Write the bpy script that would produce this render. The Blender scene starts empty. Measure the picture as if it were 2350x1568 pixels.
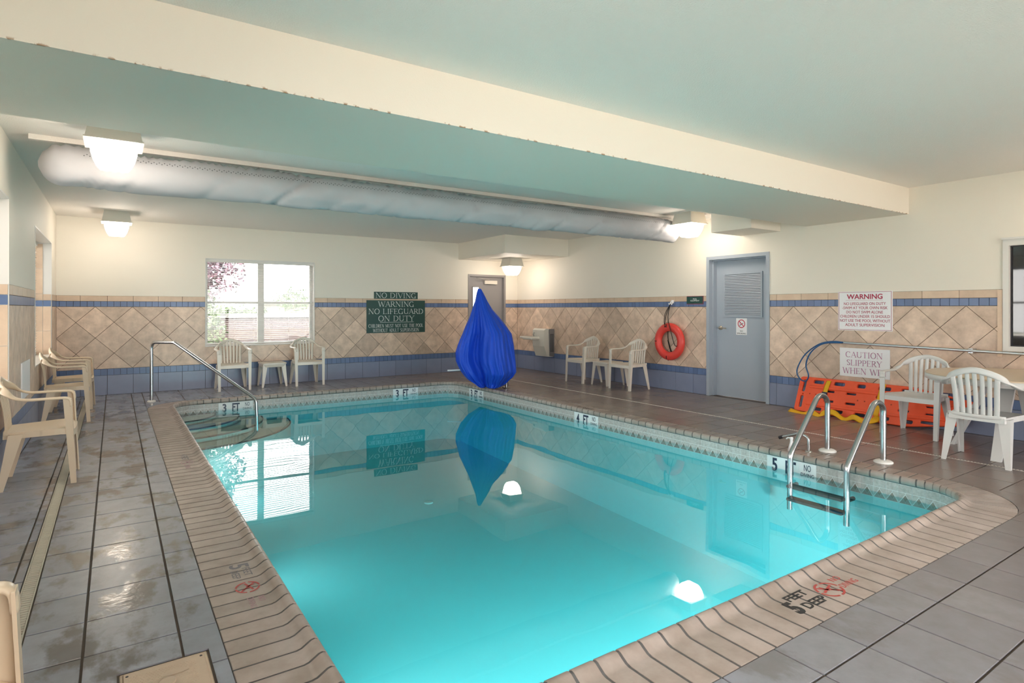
import bpy, bmesh, math, random
from mathutils import Vector, Matrix, noise
random.seed(7)
PI = math.pi
SC = bpy.context.scene
COL = SC.collection
V = Vector

# ------------------------------------------------------------------ camera
cam_d = bpy.data.cameras.new('camera')
cam = bpy.data.objects.new('camera', cam_d)
COL.objects.link(cam)
cam_d.sensor_width = 36.0
cam_d.lens = 36.0 * 1359.7 / 2350
cam_d.shift_y = -75.0 / 2350
cam_d.clip_start = 0.02
cam.location = (0, 0, 1.32)
cam.rotation_euler = (PI / 2, 0, -math.radians(33.88))
SC.camera = cam

# ------------------------------------------------------------------ world, exposure
SC.view_settings.view_transform = 'Standard'
SC.view_settings.look = 'None'
SC.view_settings.gamma = 1
SC.view_settings.use_curve_mapping = False
SC.view_settings.exposure = 1.38
LAMP = 8.6
SKY = 4.0
POOLW = 50.0
SUN = 5.0
SC.cycles.use_denoising = True
SC.cycles.max_bounces = 10
SC.cycles.diffuse_bounces = 5
SC.cycles.glossy_bounces = 5
SC.cycles.transparent_max_bounces = 16
SC.cycles.sample_clamp_indirect = 6.0
SC.cycles.caustics_reflective = False
SC.cycles.caustics_refractive = False
w = bpy.data.worlds.new('sky')
SC.world = w
w.use_nodes = True
bg = w.node_tree.nodes['Background']
bg.inputs[0].default_value = (1.0, 0.955, 0.92, 1)
bg.inputs[1].default_value = SKY
sun_d = bpy.data.lights.new('sun', 'SUN')
sun_d.energy = SUN
sun_d.angle = math.radians(1.0)
sun_d.color = (1.0, 0.93, 0.82)
sun = bpy.data.objects.new('sun', sun_d)
COL.objects.link(sun)
sun.rotation_euler = (-V((0.25, -0.55, 0.80))).to_track_quat('-Z', 'Y').to_euler()


def portal(name, loc, rot, sx, sy):
    l = bpy.data.lights.new(name, 'AREA')
    l.shape = 'RECTANGLE'
    l.size = sx
    l.size_y = sy
    l.cycles.is_portal = True
    o = bpy.data.objects.new(name, l)
    COL.objects.link(o)
    o.location = loc
    o.rotation_euler = rot
    return o


portal('window_portal', (2.15, 11.3, 1.43), (-PI / 2, 0, 0), 1.8, 1.5)
for yy, ww in ((9.2, 2.1), (5.2, 2.1), (1.2, 2.1)):
    portal('window_portal', (-1.1, yy, 1.45), (0, -PI / 2, 0), 1.5, ww)
portal('window_portal', (3.4, -2.9, 1.25), (PI / 2, 0, 0), 7.0, 2.4)


# ------------------------------------------------------------------ materials
def new_mat(name):
    m = bpy.data.materials.new(name)
    m.use_nodes = True
    nt = m.node_tree
    return m, nt, nt.nodes['Principled BSDF']


def mat(name, col, rough=0.5, metal=0.0, var=0.0, scale=3.0, col2=None, rnd=0.0, bump=0.0, bscale=60.0, spec=0.5,
        rvar=0.0, stretch=None, emit=0.0, world=True, detail=4.0):
    m, nt, b = new_mat(name)
    N, L = nt.nodes, nt.links
    b.inputs['Roughness'].default_value = rough
    b.inputs['Metallic'].default_value = metal
    b.inputs['Specular IOR Level'].default_value = spec
    c4 = (*col, 1)
    b.inputs['Base Color'].default_value = c4
    if emit:
        b.inputs['Emission Color'].default_value = c4
        b.inputs['Emission Strength'].default_value = emit
    src = None
    if var or rvar or bump:
        if world:
            g = N.new('ShaderNodeNewGeometry')
            vec = g.outputs['Position']
        else:
            g = N.new('ShaderNodeTexCoord')
            vec = g.outputs['Object']
        if stretch:
            mp = N.new('ShaderNodeMapping')
            mp.inputs['Scale'].default_value = stretch
            L.new(vec, mp.inputs['Vector'])
            vec = mp.outputs['Vector']
    out = None
    if var:
        n = N.new('ShaderNodeTexNoise')
        n.inputs['Scale'].default_value = scale
        n.inputs['Detail'].default_value = detail
        n.inputs['Roughness'].default_value = 0.62
        L.new(vec, n.inputs['Vector'])
        r = N.new('ShaderNodeMapRange')
        r.inputs['From Min'].default_value = 0.32
        r.inputs['From Max'].default_value = 0.68
        r.inputs['To Min'].default_value = 0
        r.inputs['To Max'].default_value = var
        L.new(n.outputs['Fac'], r.inputs['Value'])
        mx = N.new('ShaderNodeMix')
        mx.data_type = 'RGBA'
        mx.inputs['A'].default_value = c4
        mx.inputs['B'].default_value = (*(col2 or tuple(x * 0.7 for x in col)), 1)
        L.new(r.outputs['Result'], mx.inputs['Factor'])
        out = mx.outputs['Result']
    if rnd:
        oi = N.new('ShaderNodeObjectInfo')
        r2 = N.new('ShaderNodeMapRange')
        r2.inputs['To Min'].default_value = 1 - rnd
        r2.inputs['To Max'].default_value = 1 + rnd
        L.new(oi.outputs['Random'], r2.inputs['Value'])
        hs = N.new('ShaderNodeHueSaturation')
        if out:
            L.new(out, hs.inputs['Color'])
        else:
            hs.inputs['Color'].default_value = c4
        L.new(r2.outputs['Result'], hs.inputs['Value'])
        out = hs.outputs['Color']
    if out:
        L.new(out, b.inputs['Base Color'])
    if rvar:
        n2 = N.new('ShaderNodeTexNoise')
        n2.inputs['Scale'].default_value = scale * 1.3
        n2.inputs['Detail'].default_value = 3
        L.new(vec, n2.inputs['Vector'])
        r3 = N.new('ShaderNodeMapRange')
        r3.inputs['From Min'].default_value = 0.35
        r3.inputs['From Max'].default_value = 0.65
        r3.inputs['To Min'].default_value = max(0.03, rough - rvar)
        r3.inputs['To Max'].default_value = rough + rvar
        L.new(n2.outputs['Fac'], r3.inputs['Value'])
        L.new(r3.outputs['Result'], b.inputs['Roughness'])
    if bump:
        n3 = N.new('ShaderNodeTexNoise')
        n3.inputs['Scale'].default_value = bscale
        n3.inputs['Detail'].default_value = 3
        L.new(vec, n3.inputs['Vector'])
        bp = N.new('ShaderNodeBump')
        bp.inputs['Strength'].default_value = bump
        bp.inputs['Distance'].default_value = 0.01
        L.new(n3.outputs['Fac'], bp.inputs['Height'])
        L.new(bp.outputs['Normal'], b.inputs['Normal'])
    return m


M = {}
M['paint'] = mat('wall_paint', (0.82, 0.765, 0.675), 0.55, var=0.25, scale=1.2, col2=(0.79, 0.74, 0.655), bump=0.08, bscale=160)
M['ceil'] = mat('ceiling_paint', (0.83, 0.79, 0.745), 0.7, bump=0.35, bscale=110)
M['grout'] = mat('tile_grout', (0.10, 0.075, 0.06), 0.8, var=0.5, scale=9)
M['wtile'] = mat('tan_wall_tile', (0.78, 0.60, 0.47), 0.36, var=0.95, scale=7.0, col2=(0.50, 0.37, 0.28), rnd=0.16, bump=0.05, bscale=30, detail=8)
M['btile'] = mat('tan_border_tile', (0.70, 0.53, 0.39), 0.36, var=0.7, scale=6.0, col2=(0.55, 0.40, 0.29), rnd=0.07, detail=8)
M['atile'] = mat('blue_accent_tile', (0.125, 0.19, 0.36), 0.3, var=0.3, scale=8, rnd=0.10)
M['basetile'] = mat('blue_grey_base_tile', (0.235, 0.275, 0.40), 0.32, var=0.25, scale=5, rnd=0.04)
M['door'] = mat('blue_grey_door_paint', (0.39, 0.44, 0.51), 0.42, var=0.3, scale=2, col2=(0.35, 0.40, 0.48))
M['door2'] = mat('taupe_door_paint', (0.27, 0.25, 0.25), 0.45)
M['white'] = mat('white_plastic', (0.82, 0.80, 0.77), 0.35)
M['frame'] = mat('white_window_frame', (0.72, 0.70, 0.67), 0.4)
M['beige'] = mat('beige_chair_plastic', (0.66, 0.53, 0.39), 0.3)
M['cream'] = mat('cream_chair_plastic', (0.71, 0.65, 0.57), 0.3)
M['offwhite'] = mat('off_white_chair_plastic', (0.70, 0.69, 0.68), 0.28)
M['chrome'] = mat('brushed_stainless', (0.55, 0.56, 0.58), 0.24, 1.0)
M['steel'] = mat('dull_steel', (0.42, 0.40, 0.37), 0.4, 1.0)
M['alu'] = mat('aluminium_pole', (0.62, 0.66, 0.70), 0.32, 1.0)
M['brass'] = mat('brushed_lever_metal', (0.62, 0.55, 0.43), 0.35, 0.9)
M['black'] = mat('black_paint', (0.02, 0.02, 0.025), 0.5)
M['rope'] = mat('black_rope', (0.015, 0.015, 0.015), 0.9)
M['darkglass'] = mat('dark_window_glass', (0.012, 0.014, 0.017), 0.03, spec=0.9)
M['green'] = mat('dark_green_sign', (0.012, 0.065, 0.055), 0.4)
M['signwhite'] = mat('white_sign_board', (0.84, 0.84, 0.86), 0.4)
M['maroon'] = mat('maroon_lettering', (0.42, 0.02, 0.07), 0.5)
M['pinktext'] = mat('faded_mauve_lettering', (0.47, 0.13, 0.30), 0.5)
M['whitetext'] = mat('white_lettering', (0.80, 0.85, 0.84), 0.5)
M['navytext'] = mat('navy_lettering', (0.02, 0.03, 0.07), 0.4)
M['redpaint'] = mat('red_stencil_paint', (0.50, 0.08, 0.07), 0.6)
M['blackpaint'] = mat('black_stencil_paint', (0.035, 0.033, 0.035), 0.6)
M['greypaint'] = mat('worn_grey_stencil_paint', (0.20, 0.19, 0.21), 0.6)
M['pinkpaint'] = mat('worn_pink_stencil_paint', (0.42, 0.26, 0.29), 0.6)
M['signred'] = mat('red_sign_ring', (0.55, 0.02, 0.06), 0.5)
M['ringred'] = mat('red_life_ring_plastic', (0.74, 0.055, 0.045), 0.38, var=0.3, scale=4, col2=(0.70, 0.09, 0.05))
M['orange'] = mat('orange_board_plastic', (0.92, 0.12, 0.045), 0.4, var=0.4, scale=12, col2=(0.82, 0.10, 0.035))
M['yellow'] = mat('yellow_strap_webbing', (0.85, 0.45, 0.005), 0.6, var=0.3, scale=30)
M['bluehook'] = mat('blue_hook_tube', (0.01, 0.09, 0.25), 0.3)
M['blue'] = mat('royal_blue_cover_cloth', (0.012, 0.075, 0.58), 0.55, spec=0.3, var=0.3, scale=6, col2=(0.018, 0.09, 0.66))
M['duct'] = mat('grey_white_duct_fabric', (0.46, 0.46, 0.485), 0.8, var=0.3, scale=5, col2=(0.40, 0.405, 0.43))
M['plaster'] = mat('aqua_pool_paint', (0.30, 0.79, 0.83), 0.6, var=0.2, scale=2, col2=(0.23, 0.74, 0.77))
M['stepplaster'] = mat('pale_step_plaster', (0.80, 0.86, 0.80), 0.6)
M['nosing'] = mat('dark_step_nosing', (0.035, 0.05, 0.055), 0.6)
M['wl_back'] = mat('white_tile_lines', (0.80, 0.80, 0.80), 0.4)
M['wl_strip'] = mat('grey_mosaic_stone', (0.60, 0.55, 0.53), 0.35, var=0.8, scale=45, col2=(0.36, 0.32, 0.30), rnd=0.06)
M['wl_tri'] = mat('brown_mosaic_stone', (0.32, 0.26, 0.22), 0.35, var=0.8, scale=40, col2=(0.20, 0.15, 0.12), rnd=0.15)
M['cope_l'] = mat('grey_beige_coping_glaze', (0.45, 0.375, 0.34), 0.36, var=0.85, scale=6, col2=(0.30, 0.235, 0.195), rnd=0.10, rvar=0.08, detail=7)
M['cope_joint'] = mat('dark_coping_joint', (0.13, 0.125, 0.125), 0.7, var=0.5, scale=30, col2=(0.07, 0.06, 0.06))
M['lid'] = mat('tan_skimmer_lid', (0.60, 0.45, 0.33), 0.45, var=0.5, scale=20, col2=(0.48, 0.36, 0.26))
M['grate'] = mat('cream_drain_grate', (0.62, 0.56, 0.46), 0.5, var=0.3, scale=8)
M['drainwhite'] = mat('white_drain_strip', (0.66, 0.60, 0.55), 0.5)
M['brick'] = mat('outdoor_brick', (0.045, 0.027, 0.028), 0.8, var=0.5, scale=14)
M['concrete'] = mat('outdoor_concrete', (0.2, 0.2, 0.2), 0.9)
M['leaf'] = mat('green_leaves', (0.045, 0.085, 0.03), 0.7, var=0.6, scale=8, col2=(0.09, 0.14, 0.05))
M['leaf2'] = mat('purple_grey_leaves', (0.10, 0.10, 0.13), 0.7, var=0.7, scale=6, col2=(0.24, 0.08, 0.12))
M['bark'] = mat('bark', (0.2, 0.15, 0.12), 0.9)
M['roofing'] = mat('grey_roofing', (0.09, 0.09, 0.10), 0.9)
M['vent'] = mat('dark_vent_grille', (0.04, 0.04, 0.045), 0.5)
M['greybody'] = mat('grey_fountain_side', (0.20, 0.19, 0.19), 0.45)
M['ftn'] = mat('cream_fountain_shell', (0.68, 0.65, 0.58), 0.35)


def stained_beam():
    m = mat('beam_paint', (0.80, 0.75, 0.665), 0.55, bump=0.08, bscale=150)
    nt = m.node_tree
    N, L = nt.nodes, nt.links
    b = N['Principled BSDF']
    g = N.new('ShaderNodeNewGeometry')
    sx = N.new('ShaderNodeSeparateXYZ')
    L.new(g.outputs['Position'], sx.inputs[0])
    def rng(sock, a, c):
        r = N.new('ShaderNodeMapRange')
        r.inputs['From Min'].default_value = a
        r.inputs['From Max'].default_value = c
        L.new(sock, r.inputs['Value'])
        return r.outputs['Result']
    mz = rng(sx.outputs['Z'], 2.412, 2.401)
    my = rng(sx.outputs['Y'], 3.105, 3.09)
    n = N.new('ShaderNodeTexNoise'); n.inputs['Scale'].default_value = 22; n.inputs['Detail'].default_value = 5
    L.new(g.outputs['Position'], n.inputs['Vector'])
    nn = rng(n.outputs['Fac'], 0.53, 0.58)
    n2 = N.new('ShaderNodeTexNoise'); n2.inputs['Scale'].default_value = 1.3
    L.new(g.outputs['Position'], n2.inputs['Vector'])
    n3 = rng(n2.outputs['Fac'], 0.38, 0.5)
    prev = mz
    for s in (my, nn, n3):
        k = N.new('ShaderNodeMath'); k.operation = 'MULTIPLY'
        L.new(prev, k.inputs[0]); L.new(s, k.inputs[1]); prev = k.outputs[0]
    mx = N.new('ShaderNodeMix'); mx.data_type = 'RGBA'
    mx.inputs['A'].default_value = (0.80, 0.75, 0.665, 1)
    mx.inputs['B'].default_value = (0.30, 0.15, 0.05, 1)
    L.new(prev, mx.inputs['Factor'])
    L.new(mx.outputs['Result'], b.inputs['Base Color'])
    return m


M['beam'] = stained_beam()


def floor_mat():
    """slate floor tile: world-anchored wet patches and brown stains, per-tile tone"""
    m, nt, b = new_mat('slate_floor_tile')
    N, L = nt.nodes, nt.links
    g = N.new('ShaderNodeNewGeometry')
    mp = N.new('ShaderNodeMapping'); mp.inputs['Scale'].default_value = (2.6, 1.5, 1)
    L.new(g.outputs['Position'], mp.inputs['Vector'])
    def nz(scale, det, vec, rough=0.6):
        n = N.new('ShaderNodeTexNoise'); n.inputs['Scale'].default_value = scale; n.inputs['Detail'].default_value = det
        n.inputs['Roughness'].default_value = rough
        L.new(vec, n.inputs['Vector']); return n.outputs['Fac']
    def rng(s, a, c, t0=0., t1=1.):
        r = N.new('ShaderNodeMapRange'); r.inputs['From Min'].default_value = a; r.inputs['From Max'].default_value = c
        r.inputs['To Min'].default_value = t0; r.inputs['To Max'].default_value = t1
        L.new(s, r.inputs['Value']); return r.outputs['Result']
    def mix(f, a, c):
        x = N.new('ShaderNodeMix'); x.data_type = 'RGBA'
        L.new(f, x.inputs['Factor'])
        for k, v in (('A', a), ('B', c)):
            if isinstance(v, tuple): x.inputs[k].default_value = (*v, 1)
            else: L.new(v, x.inputs[k])
        return x.outputs['Result']
    oi = N.new('ShaderNodeObjectInfo')
    pos = g.outputs['Position']
    sx = N.new('ShaderNodeSeparateXYZ'); L.new(pos, sx.inputs[0])
    right = rng(sx.outputs['X'], 1.2, 5.2)          # the deck by the far long side is browner
    dry = mix(oi.outputs['Random'], (0.275, 0.288, 0.345), (0.35, 0.365, 0.43))
    warm = mix(oi.outputs['Random'], (0.20, 0.155, 0.135), (0.26, 0.205, 0.18))
    base = mix(right, dry, warm)
    fine = rng(nz(9, 6, pos), 0.3, 0.7)
    base = mix(rng(nz(9, 6, pos), 0.35, 0.75, 0, 0.45), base, (0.20, 0.185, 0.18))
    wet_n = nz(1.6, 6, mp.outputs['Vector'], 0.62)
    wet = rng(wet_n, 0.50, 0.59)
    wetk = N.new('ShaderNodeMath'); wetk.operation = 'MULTIPLY'; wetk.inputs[1].default_value = 0.72
    wl_ = N.new('ShaderNodeMath'); wl_.operation = 'MULTIPLY'; L.new(wet, wl_.inputs[0]); L.new(rng(sx.outputs['X'], 3.5, 0.6, .12, 1.0), wl_.inputs[1])
    L.new(wl_.outputs[0], wetk.inputs[0])
    col = mix(wetk.outputs[0], base, (0.17, 0.14, 0.115))
    L.new(col, b.inputs['Base Color'])
    r = mix(wl_.outputs[0], (0.27, 0.27, 0.27), (0.13, 0.13, 0.13))
    L.new(r, b.inputs['Roughness'])
    bp = N.new('ShaderNodeBump'); bp.inputs['Strength'].default_value = 0.12; bp.inputs['Distance'].default_value = 0.01
    L.new(nz(14, 4, pos), bp.inputs['Height'])
    L.new(bp.outputs['Normal'], b.inputs['Normal'])
    b.inputs['Specular IOR Level'].default_value = 0.55
    return m


M['ftile'] = floor_mat()


def glass_mat(name, tint, ior, rough=0.0, volume=None):
    m = bpy.data.materials.new(name)
    m.use_nodes = True
    nt = m.node_tree
    N, L = nt.nodes, nt.links
    N.remove(N['Principled BSDF'])
    out = N['Material Output']
    tr = N.new('ShaderNodeBsdfTransparent'); tr.inputs[0].default_value = (*tint, 1)
    gl = N.new('ShaderNodeBsdfGlossy'); gl.inputs['Roughness'].default_value = rough
    gl.inputs['Color'].default_value = (1, 1, 1, 1)
    fr = N.new('ShaderNodeFresnel'); fr.inputs['IOR'].default_value = ior
    mx = N.new('ShaderNodeMixShader')
    L.new(fr.outputs[0], mx.inputs[0]); L.new(tr.outputs[0], mx.inputs[1]); L.new(gl.outputs[0], mx.inputs[2])
    L.new(mx.outputs[0], out.inputs['Surface'])
    if volume:
        va = N.new('ShaderNodeVolumeAbsorption')
        va.inputs['Color'].default_value = (*volume[0], 1)
        va.inputs['Density'].default_value = volume[1]
        L.new(va.outputs[0], out.inputs['Volume'])
    return m, fr, gl


M['glass'] = glass_mat('window_glass', (0.97, 0.98, 0.98), 1.45)[0]
wm, wfr, wgl = glass_mat('pool_water', (0.93, 0.99, 0.99), 1.42, 0.0, ((0.34, 0.94, 0.97), 0.40))
nt = wm.node_tree
g = nt.nodes.new('ShaderNodeNewGeometry')
nz = nt.nodes.new('ShaderNodeTexNoise'); nz.inputs['Scale'].default_value = 1.6; nz.inputs['Detail'].default_value = 1
bp = nt.nodes.new('ShaderNodeBump'); bp.inputs['Strength'].default_value = 0.035; bp.inputs['Distance'].default_value = 0.05
nt.links.new(g.outputs['Position'], nz.inputs['Vector'])
nt.links.new(nz.outputs['Fac'], bp.inputs['Height'])
nt.links.new(bp.outputs['Normal'], wgl.inputs['Normal'])
M['water'] = wm


def lens_mat():
    m, nt, b = new_mat('glowing_lamp_lens')
    b.inputs['Base Color'].default_value = (0.9, 0.9, 0.88, 1)
    b.inputs['Emission Color'].default_value = (1.0, 0.87, 0.73, 1)
    b.inputs['Emission Strength'].default_value = LAMP
    return m


M['lens'] = lens_mat()


# ------------------------------------------------------------------ mesh helpers
class MB:
    def __init__(s):
        s.v = []; s.f = []; s.mi = []; s.sm = []

    def add(s, vs, fs, mi=0, smooth=False):
        k = len(s.v)
        s.v += [tuple(v) for v in vs]
        s.f += [tuple(i + k for i in f) for f in fs]
        s.mi += [mi] * len(fs)
        s.sm += [smooth] * len(fs)
        return s

    def box(s, a, b, mi=0, mat4=None):
        x0, y0, z0 = a; x1, y1, z1 = b
        vs = [V((x, y, z)) for z in (z0, z1) for y in (y0, y1) for x in (x0, x1)]
        if mat4: vs = [mat4 @ v for v in vs]
        fs = [(0, 2, 3, 1), (4, 5, 7, 6), (0, 1, 5, 4), (2, 6, 7, 3), (0, 4, 6, 2), (1, 3, 7, 5)]
        return s.add(vs, fs, mi)

    def bbox(s, a, b, c=0.004, mi=0):
        """box with chamfered edges (rounded look)"""
        x0, y0, z0 = a; x1, y1, z1 = b
        cs = []
        for sz in (0, 1):
            for sy in (0, 1):
                for sx in (0, 1):
                    X = (x0, x1)[sx]; Y = (y0, y1)[sy]; Z = (z0, z1)[sz]
                    ix = c if sx == 0 else -c; iy = c if sy == 0 else -c; iz = c if sz == 0 else -c
                    cs += [(X, Y + iy, Z + iz), (X + ix, Y, Z + iz), (X + ix, Y + iy, Z)]
        bm = bmesh.new()
        vs = [bm.verts.new(v) for v in cs]
        r = bmesh.ops.convex_hull(bm, input=vs)
        bm.verts.index_update()
        s.add([v.co.copy() for v in bm.verts], [[q.index for q in f.verts] for f in bm.faces], mi)
        bm.free()
        return s

    def frustum(s, b0, b1, z0, z1, mi=0, mat4=None):
        """b = (x0,x1,y0,y1) at z0 and z1"""
        vs = [V((b0[0], b0[2], z0)), V((b0[1], b0[2], z0)), V((b0[1], b0[3], z0)), V((b0[0], b0[3], z0)),
              V((b1[0], b1[2], z1)), V((b1[1], b1[2], z1)), V((b1[1], b1[3], z1)), V((b1[0], b1[3], z1))]
        if mat4: vs = [mat4 @ v for v in vs]
        return s.add(vs, [(3, 2, 1, 0), (4, 5, 6, 7), (0, 1, 5, 4), (1, 2, 6, 5), (2, 3, 7, 6), (3, 0, 4, 7)], mi)

    def prism(s, poly, f, n0, n1, ch=0.0, mi=0, mi_side=None):
        """poly 2D in frame f(a,b,c), extruded c: n0..n1, chamfer at n1"""
        k = len(poly)
        cx = sum(p[0] for p in poly) / k; cy = sum(p[1] for p in poly) / k
        R = max(math.hypot(p[0] - cx, p[1] - cy) for p in poly) or 1
        q = 1 - ch / R
        a = [f(p[0], p[1], n0) for p in poly]
        bb = [f(p[0], p[1], n1 - ch) for p in poly]
        cc = [f(cx + (p[0] - cx) * q, cy + (p[1] - cy) * q, n1) for p in poly]
        vs = a + bb + cc
        fs = []
        for i in range(k):
            j = (i + 1) % k
            fs.append((i, j, k + j, k + i))
            fs.append((k + i, k + j, 2 * k + j, 2 * k + i))
        fs.append(tuple(2 * k + i for i in range(k)))
        fs.append(tuple(reversed(range(k))))
        s.add(vs, fs, mi)
        return s

    def tube(s, pts, r, n=10, mi=0, cap=True, rs=None, closed=False):
        pts = [V(p) for p in pts]
        m = len(pts)
        rings = []
        up = None
        for i, p in enumerate(pts):
            if closed:
                t = (pts[(i + 1) % m] - pts[i - 1]).normalized()
            else:
                t = (pts[min(i + 1, m - 1)] - pts[max(i - 1, 0)]).normalized()
            if up is None:
                up = V((0, 0, 1)) if abs(t.z) < 0.9 else V((1, 0, 0))
            a = t.cross(up).normalized()
            up = a.cross(t).normalized()
            rr = rs[i] if rs else r
            rings.append([p + (a * math.cos(2 * PI * k / n) + up * math.sin(2 * PI * k / n)) * rr for k in range(n)])
        vs = [v for ring in rings for v in ring]
        fs = []
        for i in range(m if closed else m - 1):
            i2 = (i + 1) % m
            for k in range(n):
                fs.append((i * n + k, i2 * n + k, i2 * n + (k + 1) % n, i * n + (k + 1) % n))
        s.add(vs, fs, mi, True)
        if cap and not closed:
            s.add(rings[0], [tuple(range(n))], mi)
            s.add(rings[-1], [tuple(reversed(range(n)))], mi)
        return s

    def band(s, pts, wv, w, t, n=8, mi=0, closed=False):
        """sweep an elliptical band: wv = width direction per point"""
        pts = [V(p) for p in pts]
        m = len(pts)
        vs = []
        for i, p in enumerate(pts):
            if closed: tg = (pts[(i + 1) % m] - pts[i - 1]).normalized()
            else: tg = (pts[min(i + 1, m - 1)] - pts[max(i - 1, 0)]).normalized()
            a = V(wv[i]); a = (a - tg * a.dot(tg)).normalized()
            b = tg.cross(a).normalized()
            ww = w[i] if isinstance(w, (list, tuple)) else w
            for k in range(n):
                c, d = math.cos(2 * PI * k / n), math.sin(2 * PI * k / n)
                c = math.copysign(abs(c) ** 0.7, c); d = math.copysign(abs(d) ** 0.7, d)
                vs.append(p + a * c * ww / 2 + b * d * t / 2)
        fs = []
        for i in range(m if closed else m - 1):
            i2 = (i + 1) % m
            for k in range(n):
                fs.append((i * n + k, i * n + (k + 1) % n, i2 * n + (k + 1) % n, i2 * n + k))
        if not closed:
            fs.append(tuple(range(n))[::-1])
            fs.append(tuple((m - 1) * n + k for k in range(n)))
        return s.add(vs, fs, mi, True)

    def lathe(s, prof, c=(0, 0, 0), n=24, mi=0, axis='z'):
        vs = []
        for r, z in prof:
            for k in range(n):
                a = 2 * PI * k / n
                if axis == 'z': vs.append((c[0] + r * math.cos(a), c[1] + r * math.sin(a), c[2] + z))
                elif axis == 'x': vs.append((c[0] + z, c[1] + r * math.cos(a), c[2] + r * math.sin(a)))
                else: vs.append((c[0] + r * math.cos(a), c[1] + z, c[2] + r * math.sin(a)))
        fs = []
        for i in range(len(prof) - 1):
            for k in range(n):
                fs.append((i * n + k, i * n + (k + 1) % n, (i + 1) * n + (k + 1) % n, (i + 1) * n + k))
        s.add(vs, fs, mi, True)
        s.add(vs[:n], [tuple(range(n))[::-1]], mi)
        s.add(vs[-n:], [tuple(range(n))], mi)
        return s

    def mesh(s, name, mats):
        me = bpy.data.meshes.new(name)
        me.from_pydata([tuple(v) for v in s.v], [], s.f)
        for m in (mats if isinstance(mats, (list, tuple)) else [mats]):
            me.materials.append(m)
        me.polygons.foreach_set('material_index', s.mi)
        me.polygons.foreach_set('use_smooth', s.sm)
        bm = bmesh.new(); bm.from_mesh(me)
        bmesh.ops.recalc_face_normals(bm, faces=bm.faces)
        bm.to_mesh(me); bm.free()
        me.update()
        return me

    def build(s, name, mats, parent=None, loc=None, **kw):
        return link(name, s.mesh(name, mats), parent, loc, **kw)


def link(name, me, parent=None, loc=None, label=None, category=None, group=None, kind=None, rot=None):
    o = bpy.data.objects.new(name, me)
    COL.objects.link(o)
    if parent: o.parent = parent
    if loc: o.location = loc
    if rot: o.rotation_euler = rot
    if label: o['label'] = label
    if category: o['category'] = category
    if group: o['group'] = group
    if kind: o['kind'] = kind
    return o


def thing(name, label, cat, loc=(0, 0, 0), rz=0, group=None, kind=None):
    return link(name, None, None, loc, label, cat, group, kind, (0, 0, rz))


def dup(root, loc, rz, label, group=None):
    r = root.copy(); COL.objects.link(r)
    r.location = loc; r.rotation_euler = (0, 0, rz); r['label'] = label
    if group: r['group'] = group
    for ch in list(root.children):
        c = ch.copy(); COL.objects.link(c); c.parent = r
        for g_ in list(ch.children):
            d = g_.copy(); COL.objects.link(d); d.parent = c
    return r


class Fr:
    """wall frame: a along u, b along v, c along n"""
    def __init__(s, o, u, v, n=None):
        s.o, s.u, s.v = V(o), V(u), V(v)
        s.n = V(n) if n else s.u.cross(s.v)

    def __call__(s, a, b, c=0.0):
        return s.o + s.u * a + s.v * b + s.n * c

    def mat(s):
        m = Matrix.Identity(4)
        for i in range(3):
            m[i][0], m[i][1], m[i][2], m[i][3] = s.u[i], s.v[i], s.n[i], s.o[i]
        return m


XL, XR, YB, YF, ZC = -0.71, 7.53, 11.0, -2.5, 2.70
FB = Fr((0, YB, 0), (1, 0, 0), (0, 0, 1))            # back wall: a = X
FR = Fr((XR, 0, 0), (0, -1, 0), (0, 0, 1))           # right wall: a = -Y
FL = Fr((XL, 0, 0), (0, 1, 0), (0, 0, 1))            # left wall: a = Y
FF = Fr((0, YF, 0), (-1, 0, 0), (0, 0, 1))           # front wall: a = -X
FZ = Fr((0, 0, 0), (1, 0, 0), (0, 1, 0))             # floor: a = X, b = Y


# ------------------------------------------------------------------ lettering
def text_mesh(txt, frame, cx, cy, width, height, m, name='lettering', parent=None, ext=0.0012, rot=0.0, bold=0.0):
    """sans lettering, fitted into width x height, centred at (cx, cy) in the frame"""
    cu = bpy.data.curves.new('t', 'FONT')
    cu.body = txt; cu.size = 1; cu.align_x = 'CENTER'; cu.extrude = 0.0005; cu.offset = bold
    cu.resolution_u = 3
    o = bpy.data.objects.new('t', cu); COL.objects.link(o)
    dg = bpy.context.evaluated_depsgraph_get()
    me = bpy.data.meshes.new_from_object(o.evaluated_get(dg))
    bpy.data.objects.remove(o); bpy.data.curves.remove(cu)
    xs = [v.co.x for v in me.vertices]; ys = [v.co.y for v in me.vertices]
    x0, x1, y0, y1 = min(xs), max(xs), min(ys), max(ys)
    sx = width / (x1 - x0); sy = height / (y1 - y0)
    c, s = math.cos(rot), math.sin(rot)
    for v in me.vertices:
        a = (v.co.x - (x0 + x1) / 2) * sx; b = (v.co.y - (y0 + y1) / 2) * sy
        a, b = a * c - b * s, a * s + b * c
        v.co = frame(cx + a, cy + b, (0.0 if v.co.z < 0 else ext))
    me.materials.clear(); me.materials.append(m)
    return link(name, me, parent)


def arc(cx, cy, rx, ry, a0, a1, n=12):
    return [(cx + rx * math.cos(math.radians(a0 + (a1 - a0) * i / n)), cy + ry * math.sin(math.radians(a0 + (a1 - a0) * i / n))) for i in range(n + 1)]


TK, TN = 0.105, 0.038
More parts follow.
